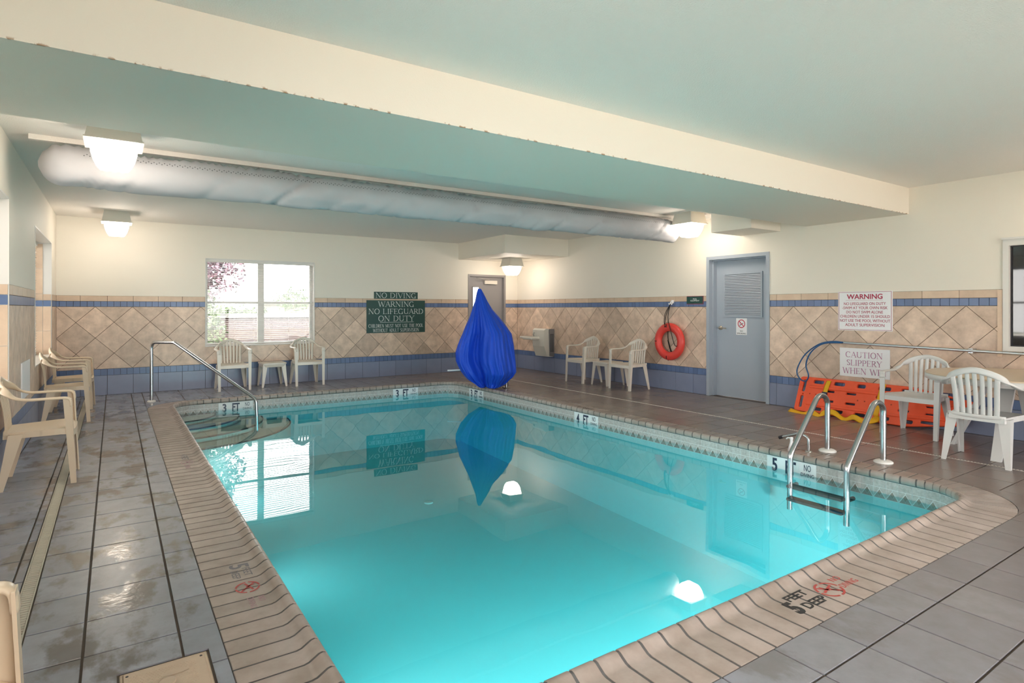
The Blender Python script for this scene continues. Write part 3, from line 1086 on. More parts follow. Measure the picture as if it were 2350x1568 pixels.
lid = thing('skimmer_lid', 'square tan plastic skimmer lid set in the floor tiles', 'lid', (0.156, 2.4185, 0))
MB().bbox((-.141, -.146, -.03), (.141, .146, -.004), .003).build('collar', M['lid'], lid)
mb = MB().bbox((-.132, -.137, -.01), (.132, .137, .001), .004)
mb.build('cover_plate', M['lid'], lid)
dm = MB()
for i in range(22):
    for j in range(11):
        x, y = -.112 + i * .0098 + (j % 2) * .0049, -.112 + j * .0105 + .0
        for yy in ((y, y + .115) if j < 11 else (y,)):
            if yy > .105 or x > .098: continue
            if (x - .03) ** 2 / .0042 + (yy - .045) ** 2 / .0022 < .45 or x * x + (yy) ** 2 < .0014: continue
            dm.add([V((x - .0035, yy, .001)), V((x, yy - .0025, .001)), V((x + .0035, yy, .001)), V((x, yy + .0025, .001)), V((x, yy, .0028))],
                   [(0, 1, 4), (1, 2, 4), (2, 3, 4), (3, 0, 4)])
dm.build('tread', M['lid'], lid, kind='stuff')
el = [(0, 0)]
mb = MB().lathe([(.028, 0), (.028, .0025), (.024, .003)], (0, 0, .001), 24)
mb.add([V((.03 + .045 * math.cos(t * PI / 12), .05 + .016 * math.sin(t * PI / 12), .0022)) for t in range(24)], [tuple(range(24))])
mb.build('badge', M['lid'], lid)
for x, y in ((.118, .112), (.118, -.112), (-.118, -.112), (-.118, .112)):
    MB().lathe([(.005, 0), (.005, .0008), (.003, .001)], (x, y, .001), 10).build('screw', M['black'], lid)

# ------------------------------------------------------------------ windows
win = MB()
f = FB
a0, a1, z0, z1 = WB


def fbox(mb, frame, a0, a1, b0, b1, c0, c1, mi=0):
    P = [frame(a, b, c) for c in (c0, c1) for b in (b0, b1) for a in (a0, a1)]
    mb.add(P, [(0, 2, 3, 1), (4, 5, 7, 6), (0, 1, 5, 4), (2, 6, 7, 3), (0, 4, 6, 2), (1, 3, 7, 5)], mi)
    return mb


def window(name, frame, h, mull=True, depth=-.18, blind=None):
    a0, a1, z0, z1 = h
    lin = MB()
    for q in ((a0, a0 + .012, z0, z1), (a1 - .012, a1, z0, z1), (a0 + .012, a1 - .012, z0, z0 + .012), (a0 + .012, a1 - .012, z1 - .012, z1)):
        fbox(lin, frame, *q, -.28, .004)
    w_ = lin.build(name, M['frame'], kind='structure')
    fm = MB()
    for q in ((a0 + .012, a0 + .05, z0, z1), (a1 - .05, a1 - .012, z0, z1), (a0 + .05, a1 - .05, z0 + .012, z0 + .05), (a0 + .05, a1 - .05, z1 - .05, z1 - .012)):
        fbox(fm, frame, *q, depth - .05, depth)
    fm.build('window_frame', M['frame'], w_)
    am = (a0 + a1) / 2
    zm = z0 + (z1 - z0) * .5
    mm = MB(); fbox(mm, frame, am - .05, am + .05, z0 + .03, z1 - .03, depth - .055, depth + .01); mm.build('mullion', M['frame'], w_)
    for b0, b1 in ((a0 + .05, am - .05), (am + .05, a1 - .05)):
        mr = MB(); fbox(mr, frame, b0, b1, zm - .02, zm + .02, depth - .045, depth + .004); mr.build('meeting_rail', M['frame'], w_)
        for c0, c1 in ((z0 + .05, zm - .02), (zm + .02, z1 - .05)):
            pm = MB(); fbox(pm, frame, b0, b1, c0, c1, depth - .03, depth - .026); pm.build('pane', M['glass'], w_)
    return w_


window('window_1', FB, WB, depth=-.14)
for i, h in enumerate(WL):
    window('window_%d' % (i + 2), FL, h, depth=-.24)
window('window_5', FF, WF)  # unseen front window, added to brighten the room from behind the camera


def blind(frame, h, label, c, pitch=.034, tilt=0.0):
    a0, a1, z0, z1 = h
    t = link('window_blind', None, None, frame((a0 + a1) / 2, z1, c), label, 'blind', 'horizontal slat window blinds')
    loc = Fr((0, 0, 0), frame.u, frame.v, frame.n)
    wd = (a1 - a0) / 2 - .014
    mb = MB(); fbox(mb, loc, -wd, wd, -.06, -.002, -.02, .025); mb.build('headrail', M['frame'], t)
    mb = MB()
    for q in (-.0125, .0125):
        pass
    P = [loc(a, b, cc) for a in (-wd, wd) for b, cc in ((-.001, -.017), (.002, 0), (-.001, .017), (-.0018, .017), (.0012, 0), (-.0018, -.017))]
    mb.add(P, [(i, (i + 1) % 6, 6 + (i + 1) % 6, 6 + i) for i in range(6)])
    sm_ = mb.mesh('slat', M['white'])
    k = 0
    z = -.075
    while z > -(z1 - z0) + .05:
        link('slat', sm_, t, loc(0, z, 0)); z -= pitch
    mb = MB(); fbox(mb, loc, -wd, wd, z - .004, z + .012, -.012, .012); mb.build('bottom_rail', M['white'], t)
    for k in (-.85, -.5, -.15, .15, .5, .85):
        MB().tube([loc(k * wd, -.05, .013), loc(k * wd, z, .013)], .0012, 4).build('cord', M['white'], t)
    return t


blind(FB, WB, 'white horizontal slat blind covering the far wall window', -.045)
blind(FL, WL[0], 'white slat blind in the recessed side window nearest the far corner', -.17)
blind(FL, WL[1], 'white slat blind in the side window behind the nearest side wall chairs', -.17)

# tiled far jambs of the side windows
for h, w_ in zip(WL[:2], ('window_2', 'window_3')):
    FJ = Fr((0, h[1] - .0125, 0), (1, 0, 0), (0, 0, 1))
    par = bpy.data.objects[w_]
    for b0, b1, m_ in ((.70, 1.02, 'btile'), (1.02, 1.352, 'btile'), (1.352, 1.435, 'atile'), (1.435, 1.52, 'btile'), (1.52, 1.86, 'btile'), (1.86, 2.2, 'btile')):
        for a0_, a1_ in ((-.945, -.80), (-.80, -.712)):
            if b0 >= 1.5 and a0_ > -.9: continue
            tile('jamb_tile', rect(a0_, a1_, b0, b1), [], FJ, par, M[m_], .004, 0, .006)

# right wall: dark interior window
mb = MB()
a0, a1, z0, z1 = WR
for q in ((a0, a0 + .05, z0, z1), (a0 + .05, a1 - .05, z1 - .07, z1), (a0 + .05, a1 - .05, z0, z0 + .05), (a1 - .05, a1, z0, z1)):
    fbox(mb, FR, *q, -.12, .012)
fw_ = mb.build('window_6', M['frame'], kind='structure')
mb = MB(); fbox(mb, FR, a0 + .05, a1 - .05, z0 + .05, z1 - .07, -.06, -.05); mb.build('pane', M['darkglass'], fw_)
mb = MB()
for q in ((a0 + .05, a0 + .062, z0 + .05, z1 - .07), (a0 + .062, a1 - .05, z0 + .05, z0 + .062), (a0 + .062, a1 - .05, z1 - .082, z1 - .07)):
    fbox(mb, FR, *q, -.05, -.035)
mb.build('gasket', M['black'], fw_)
mb = MB(); fbox(mb, FR, a0 - .004, a1, z1 - .008, z1 + .012, 0, .035); mb.build('window_sill', M['frame'], fw_)
mb = MB(); fbox(mb, FR, a0 - .045, a0 - .004, z0 - .06, 1.515, -.002, .006); mb.build('trim_strip', M['btile'], fw_)

# ------------------------------------------------------------------ doors
def door(name, frame, h, recess, leafm, jamb=.05):
    a0, a1, z0, z1 = h
    mb = MB()
    for q in ((a0, a0 + jamb, 0, z1), (a1 - jamb, a1, 0, z1), (a0 + jamb, a1 - jamb, z1 - jamb, z1)):
        fbox(mb, frame, *q, -.29, .012)
    t = .018
    for q in ((a0 + jamb, a0 + jamb + t, 0, z1 - jamb), (a1 - jamb - t, a1 - jamb, 0, z1 - jamb), (a0 + jamb, a1 - jamb, z1 - jamb - t, z1 - jamb)):
        fbox(mb, frame, *q, -.29, -.07)
    d = mb.build(name, leafm, kind='structure')
    lf = MB(); fbox(lf, frame, a0 + jamb + .004, a1 - jamb - .004, .0, z1 - jamb - .004, recess - .045, recess)
    leaf = lf.build('door_leaf', leafm, d)
    return d, leaf


d1, leaf1 = door('door_1', FR, D1, -.15, M['door'])
FD = Fr((XR + .15, 0, 0), (0, -1, 0), (0, 0, 1))
LA0, LA1, LZ0, LZ1 = -5.68, -5.02, 1.20, 1.862
mb = MB()
for q in ((LA0, LA0 + .03, LZ0, LZ1), (LA1 - .03, LA1, LZ0, LZ1), (LA0 + .03, LA1 - .03, LZ0, LZ0 + .03), (LA0 + .03, LA1 - .03, LZ1 - .03, LZ1)):
    fbox(mb, FD, *q, 0, .014)
mb.build('louver_frame', M['door'], leaf1)
mb = MB(); fbox(mb, FD, LA0 + .02, LA1 - .02, LZ0 + .02, LZ1 - .02, .0005, .002); mb.build('louver_backing', mat('dark_louver_backing', (.07, .08, .09), .7), leaf1)
mb = MB()
L0 = Fr((0, 0, 0), FD.u, FD.v, FD.n)
wdh = (LA1 - LA0) / 2 - .03
P = [L0(a, b, c) for a in (-wdh, wdh) for b, c in ((-.011, .011), (-.009, .014), (.010, .004), (.008, .001))]
mb.add(P, [(i, (i + 1) % 4, 4 + (i + 1) % 4, 4 + i) for i in range(4)])
sm_ = mb.mesh('louver_slat', M['door'])
for k in range(25):
    link('louver_slat', sm_, leaf1, FD((LA0 + LA1) / 2, LZ0 + .045 + k * (LZ1 - LZ0 - .09) / 24, 0))
mb = MB().lathe([(.0, .0), (.032, 0), (.032, .008), (.026, .014), (.012, .02), (.012, .05), (0, .05)], (0, 0, 0), 20, axis='x')
for i, v in enumerate(mb.v): mb.v[i] = (XR + .15 - v[0], 5.725 + v[1], 1.03 + v[2])
mb.tube([(XR + .105, 5.725, 1.03), (XR + .10, 5.70, 1.03), (XR + .10, 5.60, 1.026)], .009, 8)
mb.build('door_handle', M['brass'], leaf1)
mb = MB(); fbox(mb, FD, -5.455, -5.275, .935, 1.18, .0, .003)
ns = mb.build('no_smoking_sign', M['signwhite'], leaf1, label='white no smoking notice with red ring')
FD2 = Fr((XR + .1465, 0, 0), (0, -1, 0), (0, 0, 1))
mb = MB()
cc, cz = -5.365, 1.10
pr = [(cc + .062 * math.cos(t * PI / 16), cz + .062 * math.sin(t * PI / 16)) for t in range(32)]
pi_ = [(cc + .050 * math.cos(t * PI / 16), cz + .050 * math.sin(t * PI / 16)) for t in range(32)]
mb.add([FD2(*p, .001) for p in pr] + [FD2(*p, .001) for p in pi_], [(i, (i + 1) % 32, 32 + (i + 1) % 32, 32 + i) for i in range(32)])
mb.add([FD2(*p, .0014) for p in ((cc - .042, cz + .034), (cc - .034, cz + .042), (cc + .042, cz - .034), (cc + .034, cz - .042))], [(0, 1, 2, 3)])
mb.build('prohibition_ring', M['signred'], ns)
mb = MB()
mb.add([FD2(*p, .0008) for p in ((cc - .035, cz - .022), (cc - .031, cz - .030), (cc + .030, cz + .004), (cc + .026, cz + .012))], [(0, 1, 2, 3)])
mb.add([FD2(*p, .0008) for p in ((cc - .03, cz - .002), (cc - .024, cz - .002), (cc - .018, cz + .03), (cc - .023, cz + .03))], [(0, 1, 2, 3)])
mb.build('cigarette', M['black'], ns)
text_mesh('NO', FD2, cc, .992, .045, .018, M['black'], 'lettering', ns)
text_mesh('SMOKING', FD2, cc, .957, .15, .020, M['black'], 'lettering', ns)

d2, leaf2 = door('door_2', FB, DB, -.06, M['door2'], .045)
FD3 = Fr((0, YB + .06, 0), (1, 0, 0), (0, 0, 1))
mb = MB(); fbox(mb, FD3, 6.41, 6.555, 1.05, 1.785, .001, .004)
skyp = mat('glowing_door_glass', (0.8, 0.85, 0.95), 0.2, emit=1.1)  # emission stands in for daylight behind the glass
mb.build('pane', skyp, leaf2, label='narrow bright door glass')
mb = MB()
for q in ((6.395, 6.41, 1.03, 1.80), (6.555, 6.57, 1.03, 1.80), (6.395, 6.57, 1.785, 1.80), (6.395, 6.57, 1.03, 1.05)): fbox(mb, FD3, *q, 0, .01)
mb.build('glazing_frame', M['door2'], leaf2)
mb = MB(); fbox(mb, FD3, 6.68, 7.0, 1.86, 1.935, 0, .055); cl = mb.build('door_closer', M['cream'], leaf2)
MB().tube([(6.78, YB - .01, 1.955), (6.55, YB - .10, 1.965), (6.46, YB - .0, 1.99)], .008, 8).build('closer_arm', M['steel'], cl)
MB().tube([(7.12, YB + .05, 1.0), (7.12, YB - .02, 1.0), (7.02, YB - .02, 1.0)], .01, 8).build('door_handle', M['steel'], leaf2)

# ------------------------------------------------------------------ signs
def board(name, frame, a0, a1, z0, z1, m, label, th=.006):
    mb = MB().prism(rect(a0, a1, z0, z1), frame, .001, th, .001)
    return mb.build(name, m, label=label, category='sign')


s1 = board('wall_sign', FB, 4.17, 5.09, 1.515, 1.652, M['green'], 'narrow dark green board reading NO DIVING above the larger green board')
f1 = Fr(FB(0, 0, .006), FB.u, FB.v)
mb = serif_line(MB(), 'NO DIVING', f1, 4.63, 1.583, .86, .098); mb.build('lettering', M['whitetext'], s1)
s2 = board('wall_sign', FB, 4.02, 5.25, .85, 1.487, M['green'], 'large dark green WARNING NO LIFEGUARD ON DUTY board on the far wall')
mb = MB()
serif_line(mb, 'WARNING', f1, 4.635, 1.413, .76, .102)
serif_line(mb, 'NO LIFEGUARD', f1, 4.635, 1.270, 1.16, .102)
serif_line(mb, 'ON DUTY', f1, 4.635, 1.130, .76, .105)
mb.add([f1(*p, .001) for p in ((4.29, 1.055), (5.0, 1.055), (5.0, 1.061), (4.29, 1.061))], [(0, 1, 2, 3)])
serif_line(mb, 'CHILDREN MUST NOT USE THE POOL', f1, 4.635, .988, 1.15, .066)
serif_line(mb, 'WITHOUT ADULT SUPERVISION', f1, 4.635, .900, .97, .066)
mb.build('lettering', M['whitetext'], s2)

fr1 = Fr(FR(0, 0, .006), FR.u, FR.v)
s3 = board('wall_sign', FR, -3.882, -3.257, 1.055, 1.533, M['signwhite'], 'white sign with maroon WARNING text high on the right wall')
c3 = -3.57
mb = MB()
for q in ((-3.872, -3.267, 1.521, 1.525), (-3.872, -3.267, 1.063, 1.067), (-3.872, -3.868, 1.063, 1.525), (-3.271, -3.267, 1.063, 1.525), (-3.79, -3.36, 1.422, 1.424)):
    fbox(mb, fr1, *q, 0, .0008)
mb.build('border_line', M['maroon'], s3)
text_mesh('WARNING', fr1, c3, 1.468, .41, .062, M['maroon'], 'lettering', s3, bold=.02)
for s, z, wd in (('NO LIFEGUARD ON DUTY', 1.382, .48), ('-SWIM AT YOUR OWN RISK', 1.332, .52), ('DO NOT SWIM ALONE', 1.28, .42),
                 ('CHILDREN UNDER 15 SHOULD', 1.228, .57), ('NOT USE THE POOL WITHOUT', 1.176, .575), ('ADULT SUPERVISION', 1.124, .45)):
    text_mesh(s, fr1, c3, z, wd, .034, M['maroon'], 'lettering', s3)
s4 = board('wall_sign', FR, -3.862, -3.285, .488, .838, M['signwhite'], 'white CAUTION SLIPPERY WHEN WET notice below the long pole', .005)
fr2 = Fr(FR(0, 0, .005), FR.u, FR.v)
mb = MB()
serif_line(mb, 'CAUTION', fr2, -3.575, .758, .43, .068)
serif_line(mb, 'SLIPPERY', fr2, -3.575, .660, .41, .068)
serif_line(mb, 'WHEN WET', fr2, -3.565, .560, .52, .070)
mb.build('lettering', M['pinktext'], s4)
s5 = board('wall_sign', FR, -6.245, -5.925, 1.392, 1.518, M['green'], 'small green red-edged sign beside the louvred door')
mb = MB()
for q in ((-6.245, -5.925, 1.392, 1.398), (-5.932, -5.925, 1.392, 1.518), (-6.245, -5.925, 1.513, 1.518)): fbox(mb, fr1, *q, 0, .001)
mb.build('border_line', M['maroon'], s5)
text_mesh('POOL', fr1, -6.085, 1.473, .075, .022, M['whitetext'], 'lettering', s5)
text_mesh('EQUIPMENT', fr1, -6.085, 1.445, .17, .022, M['whitetext'], 'lettering', s5)

# stencils on the coping and the deck
def no_dive(fr, cx, cy, rx, ry, m, parent):
    mb = MB()
    K = 28
    o = [(cx + rx * math.cos(2 * PI * t / K), cy + ry * math.sin(2 * PI * t / K)) for t in range(K)]
    i_ = [(cx + rx * .84 * math.cos(2 * PI * t / K), cy + ry * .84 * math.sin(2 * PI * t / K)) for t in range(K)]
    mb.add([fr(*p, .0008) for p in o] + [fr(*p, .0008) for p in i_], [(t, (t + 1) % K, K + (t + 1) % K, K + t) for t in range(K) if t % 7 != 6])
    for a0_, a1_, wd in (((-.6, .6), (.6, -.6), .14), ((-.7, -.1), (.6, .35), .16), ((-.1, -.1), (-.3, .6), .12), ((.1, .1), (.35, -.5), .1)):
        p, q = V((cx + a0_[0] * rx, cy + a0_[1] * ry, 0)), V((cx + a1_[0] * rx, cy + a1_[1] * ry, 0))
        d = (q - p).normalized(); nn = V((-d.y, d.x, 0)) * wd * rx / 2
        mb.add([fr(v.x, v.y, .0008) for v in (p - nn, q - nn, q + nn, p + nn)], [(0, 1, 2, 3)])
    mb.build('prohibition_symbol', m, parent)


FC = Fr((0, 0, .0004), (1, 0, 0), (0, 1, 0))
st = link('depth_stencil', None, None, (0, 0, 0), 'black 5 FEET DEEP and red NO DIVING stencil on the nearest coping', 'stencil')
text_mesh('5', FC, 2.49, 1.475, .055, .10, M['blackpaint'], 'lettering', st, .0006, bold=.04)
text_mesh('FEET', FC, 2.60, 1.535, .15, .045, M['blackpaint'], 'lettering', st, .0006, bold=.03)
text_mesh('DEEP', FC, 2.62, 1.455, .16, .05, M['blackpaint'], 'lettering', st, .0006, bold=.03)
no_dive(FC, 2.79, 1.480, .075, .065, M['redpaint'], st)
text_mesh('NO', FC, 2.92, 1.525, .07, .035, M['redpaint'], 'lettering', st, .0006)
text_mesh('DIVING', FC, 2.935, 1.465, .13, .035, M['redpaint'], 'lettering', st, .0006)
FCL = Fr((0, 0, .0004), (0, -1, 0), (1, 0, 0))
st = link('depth_stencil', None, None, (0, 0, 0), 'worn grey 5 FEET and pink NO DIVING stencil on the left coping', 'stencil')
text_mesh('5', FCL, -3.30, .53, .055, .09, M['greypaint'], 'lettering', st, .0006, bold=.02)
text_mesh('FEET', FCL, -3.215, .555, .10, .035, M['greypaint'], 'lettering', st, .0006)
text_mesh('DEEP', FCL, -3.20, .50, .10, .035, M['greypaint'], 'lettering', st, .0006)
no_dive(FCL, -3.03, .525, .062, .055, M['redpaint'], st)
text_mesh('NO', FCL, -2.88, .56, .05, .028, M['pinkpaint'], 'lettering', st, .0006)
text_mesh('DIVING', FCL, -2.86, .515, .11, .028, M['pinkpaint'], 'lettering', st, .0006)
st = link('depth_stencil', None, None, (0, 0, 0), 'faded pink and grey stencil on the left coping near the stairs', 'stencil')
text_mesh('4 FEET', FCL, -6.0, .52, .22, .05, M['greypaint'], 'lettering', st, .0006)
no_dive(FCL, -5.78, .52, .07, .05, M['pinkpaint'], st)
text_mesh('DIVING', FCL, -5.62, .51, .13, .04, M['pinkpaint'], 'lettering', st, .0006)
FCR = Fr((0, 0, .0004), (0, -1, 0), (1, 0, 0))
st = link('depth_stencil', None, None, (0, 0, 0), 'black stencilled depth lettering on the deck left of the ladder', 'stencil')
text_mesh('FEET 5', FCR, -3.40, 5.14, .24, .055, M['blackpaint'], 'lettering', st, .0006, bold=.02)
st = link('depth_stencil', None, None, (0, 0, 0), 'small black stencilled mark on the deck above the 4 FT marker', 'stencil')
text_mesh('4 FEET', FCR, -6.0, 5.20, .30, .07, M['blackpaint'], 'lettering', st, .0006)

# ------------------------------------------------------------------ ceiling lamps
def lamp(loc, label, first=[None]):
    if first[0] is None:
        t = thing('ceiling_lamp', label, 'lamp', loc, 0, 'boxy ceiling lamps')
        w0, w1 = .145, .175
        mb = MB().frustum((-w1, w1, -w1, w1), (-w0, w0, -w0, w0), -.155, 0)
        mb.box((-w1 - .008, -w1 - .008, -.162), (w1 + .008, w1 + .008, -.152))
        mb.build('housing', M['ftn'], t)
        prof = [(.150, -.16), (.148, -.20), (.132, -.26), (.112, -.305), (.088, -.34)]
        vs = []
        for r, z in prof:
            c = r * .86
            vs += [V(p) for p in ((c, -r, z), (r, -c, z), (r, c, z), (c, r, z), (-c, r, z), (-r, c, z), (-r, -c, z), (-c, -r, z))]
        fs = [(k * 8 + i, k * 8 + (i + 1) % 8, (k + 1) * 8 + (i + 1) % 8, (k + 1) * 8 + i) for k in range(4) for i in range(8)]
        fs.append(tuple(32 + i for i in range(8)))
        MB().add(vs, fs).build('lens', M['lens'], t)
        first[0] = t
        return t
    return dup(first[0], loc, 0, label, 'boxy ceiling lamps')


lamp((0.0, 5.32, ZC), 'bright boxy ceiling lamp close in front of the duct end, upper left')
lamp((0.03, 10.15, ZC), 'boxy ceiling lamp near the far left corner under the duct')
lamp((6.90, 5.68, ZC), 'boxy ceiling lamp at the right end of the fabric duct')
lamp((6.86, 10.22, 2.36), 'boxy ceiling lamp under the corner soffit by the far door')
lamp((7.0, 1.0, ZC), 'boxy ceiling lamp over the dining table just out of view')
lamp((-0.0, 1.0, ZC), 'boxy ceiling lamp above the camera on the window side')
lamp((3.5, -1.6, ZC), 'added unseen fill lamp behind the camera')  # extra lamp out of view, added to raise the room light

# ------------------------------------------------------------------ fabric duct
dct = thing('fabric_air_duct', 'long pale grey sagging fabric air duct hung under the ceiling', 'air duct', (3.22, 6.0, 2.475))
X0, X1 = -3.72, 3.74
mb = MB()
NS, NR = 260, 28
vs = []
rnd = random.Random(3)
creases = [(rnd.uniform(X0 + .3, X1 - .2), rnd.uniform(-.6, .3), rnd.uniform(.02, .05)) for _ in range(46)]
for i in range(NS + 1):
    u = i / NS
    x = X0 + (X1 - X0) * u
    e = min(1.0, max(0.0, (x - X0) / .16)); e2 = min(1.0, max(0.0, (X1 - x) / .20))
    q = math.sqrt(max(0.03, 1 - (1 - e) ** 2)) * (0.35 + .65 * math.sqrt(max(0.0, 1 - (1 - e2) ** 2)))
    for k in range(NR):
        t = 2 * PI * k / NR
        r = .162 * q
        py, pz = math.cos(t), math.sin(t)
        gather = max(0, pz) ** 1.5 * .011 * math.sin(x * 95 + 2 * math.sin(x * 13))
        dsp = gather + .018 * noise.noise(V((x * 2.2, py * 2, pz * 2)))
        for cx, ct, cw in creases:
            d = x - cx - .18 * (pz)
            if abs(d) < .12 and py < .3: dsp -= .020 * math.exp(-(d / (cw * .5)) ** 2) * (1 - .5 * abs(pz - ct))
        r += dsp * q
        zc = -.03 * (1 - e2) * 0 - (.05 * (1 - e2))
        vs.append(V((x, r * py, r * pz * 1.0 + zc)))
mb.add(vs, [(i * NR + k, i * NR + (k + 1) % NR, (i + 1) * NR + (k + 1) % NR, (i + 1) * NR + k) for i in range(NS) for k in range(NR)], 0, True)
mb.add(vs[:NR], [tuple(range(NR))], 0); mb.add(vs[-NR:], [tuple(range(NR))[::-1]], 0)
mb.build('sleeve', M['duct'], dct)
mb = MB(); mb.box((X0 - .06, -.02, .185), (X1 - .1, .02, .225)); mb.build('rail', M['ceil'], dct)
mb = MB()
for k in range(370):
    x = X0 + .30 + k * .0192
    if x > X1 - .12: break
    t = math.radians(180 - (28 if k % 2 else 23.5))
    r = .176
    c = V((x, r * math.cos(t), r * math.sin(t)))
    nrm = V((0, math.cos(t), math.sin(t))); tv = V((0, -math.sin(t), math.cos(t)))
    mb.add([c + V((1, 0, 0)) * .0045 * math.cos(j * PI / 3) + tv * .0045 * math.sin(j * PI / 3) for j in range(6)], [tuple(range(6))])
mb.build('perforation_row', M['black'], dct, kind='stuff')

# ------------------------------------------------------------------ chairs
def l_leg(p0, p1, w0, w1, t=.009, sx=1, sy=1):
    """L-section tapered leg from p0 (top) to p1 (bottom); corner at p, arms towards (-sx, -sy)"""
    mb = MB()
    def ring(p, w_):
        x, y, z = p
        pts = [(0, 0), (-w_, 0), (-w_, -t), (-t, -t), (-t, -w_), (0, -w_)]
        return [V((x + a * sx, y + b * sy, z)) for a, b in pts]
    mids = []
    K = 4
    for i in range(K + 1):
        u = i / K
        p = [p0[j] + (p1[j] - p0[j]) * u for j in range(3)]
        mids += ring(p, w0 + (w1 - w0) * u)
    fs = [(k * 6 + i, k * 6 + (i + 1) % 6, (k + 1) * 6 + (i + 1) % 6, (k + 1) * 6 + i) for k in range(K) for i in range(6)]
    fs += [tuple(range(6))[::-1], tuple(K * 6 + i for i in range(6))]
    return mb.add(mids, fs)


def smooth_path(P, n=5, closed=False):
    P = [V(p) for p in P]
    out = []
    m = len(P)
    for i in range(m - 1):
        p0, p1, p2, p3 = P[max(i - 1, 0)], P[i], P[i + 1], P[min(i + 2, m - 1)]
        for k in range(n):
            t = k / n
            out.append(.5 * ((2 * p1) + (p2 - p0) * t + (2 * p0 - 5 * p1 + 4 * p2 - p3) * t * t + (3 * p1 - p0 - 3 * p2 + p3) * t ** 3))
    out.append(P[-1])
    return out


def make_chair(label, m, H=.80, loc=(0, 0, 0), rz=0, group=None, W=.262):
    t = thing('plastic_armchair', label, 'chair', loc, rz, group)
    # seat: dished shell with skirt, front at +x
    mb = MB()
    nx, ny = 12, 12
    top = []
    for i in range(nx + 1):
        for j in range(ny + 1):
            u, v = i / nx, j / ny * 2 - 1
            x = -.195 + .425 * u
            hw = .195 + .045 * min(1, u * 1.3)
            z = .425 - .028 * math.sin(PI * min(1, u * 1.05)) * (1 - v * v) - .012 * (1 - u)
            if u > .85: z -= .022 * ((u - .85) / .15) ** 2
            x2 = x - (.02 * v ** 4 if u > .5 else 0)
            top.append(V((x2, hw * v, z)))
    f_ = [(i * (ny + 1) + j, (i + 1) * (ny + 1) + j, (i + 1) * (ny + 1) + j + 1, i * (ny + 1) + j + 1) for i in range(nx) for j in range(ny)]
    mb.add(top, f_, 0, True)
    mb.add([p - V((0, 0, .006)) for p in top], [tuple(reversed(q)) for q in f_], 0, True)
    edge = [i * (ny + 1) for i in range(nx + 1)] + [nx * (ny + 1) + j for j in range(1, ny + 1)] + [i * (ny + 1) + ny for i in range(nx - 1, -1, -1)] + [j for j in range(ny - 1, 0, -1)]
    E_ = [top[i] for i in edge]
    c0 = V((0, 0, 0))
    lo = [V((p.x * 1.01, p.y * 1.015, p.z - .045)) for p in E_]
    k = len(E_)
    mb.add(E_ + lo, [(i, (i + 1) % k, k + (i + 1) % k, k + i) for i in range(k)], 0, False)
    mb.build('seat', m, t)
    # hoop: arms and arched back rail in one band
    half = [(.205, W - .004, .585), (.198, W - .002, .632), (.165, W, .648), (.05, W + .006, .650), (-.07, W + .004, .652), (-.135, W - .010, .672), (-.185, W - .045, .712), (-.215, W - .10, .752 + (H - .8)),
            (-.232, W - .17, .782 + (H - .8)), (-.238, 0, H)]
    P = smooth_path(half + [(x, -y, z) for x, y, z in half[-2::-1]], 4)
    wv = []
    for p in P:
        q = min(1, max(0, (p.z - .655) / .11))
        if p.x > .18 and p.z < .64: wv.append(V((0, 1, 0)))
        else: wv.append(V((0, 1 if p.y > 0 else -1, 0)) * (1 - q) + V((-.12, 0, -1)) * q * 1.0)
    for i in range(len(wv)):
        if abs(P[i].y) < .12: wv[i] = V((-.15, 0, -1))
    # keep sign consistent across the arch
    for i in range(1, len(wv)):
        if wv[i].dot(wv[i - 1]) < 0: wv[i] = -wv[i]
    mb = MB().band(P, wv, .054, .020, 10)
    mb.build('back_frame', m, t)
    # slats
    for i in range(-3, 4):
        yt = i * .052; yb = i * .047
        zt = H - .012 - 1.35 * yt * yt
        pts = [(-.188, yb, .405), (-.190, yb * 1.02, .50), (-.205, (yb + yt) / 2, .62), (-.222, yt, (.62 + zt) / 2 + .02), (-.232 + .6 * yt * yt, yt, zt)]
        sp = smooth_path(pts, 3)
        wdt = .034 if abs(i) < 3 else .040
        mb = MB().band(sp, [V((0, 1, 0))] * len(sp), [wdt] * len(sp), .007, 8)
        mb.build('slat', m, t)
    mb = MB().band(smooth_path([(-.190, -.205, .412), (-.20, 0, .408), (-.190, .205, .412)], 4), [V((0, 0, 1))] * 9, .034, .008, 8)
    mb.build('lower_rail', m, t)
    for s in (-1, 1):
        l_leg((.208, s * (W + .018), .640), (.238, s * (W + .004), 0), .052, .036, sy=s).build('leg', m, t)
        l_leg((-.165, s * .225, .40), (-.225, s * .245, 0), .085, .036, sx=-1, sy=s).build('leg', m, t)
    return t


LC = 'beige armchairs along the window wall'
ch = make_chair('beige plastic armchair, second closest of those backed to the window wall', M['beige'], .79, (-.475, 5.82, 0), 0, LC, W=.238)
dup(ch, (-.475, 8.74, 0), math.radians(2), 'beige plastic armchair in the middle of the window wall row', LC)
dup(ch, (-.46, 9.78, 0), math.radians(-2), 'beige plastic armchair farthest along the window wall, by the corner', LC)
dup(ch, (-.405, 1.64, 0), 0, 'beige plastic armchair cut off by the bottom left corner of the view', LC)
BC = 'cream armchairs under the far window'
cb = make_chair('cream plastic armchair under the far window, left of the small table', M['cream'], .795, (1.615, 10.64, 0), -PI / 2, BC, W=.238)
dup(cb, (2.80, 10.62, 0), -PI / 2, 'cream plastic armchair under the far window, right of the small table', BC)
RC = 'cream armchairs by the right wall'
dup(cb, (7.07, 8.19, 0), PI, 'cream plastic armchair by the right wall near the drinking fountain', RC)
dup(cb, (7.07, 7.05, 0), PI, 'cream plastic armchair by the right wall below the red life ring', RC)
cw = make_chair('off-white plastic armchair between the orange board and the round table', M['offwhite'], .80, (7.03, 2.80, 0), PI, 'off-white armchairs at the round table')
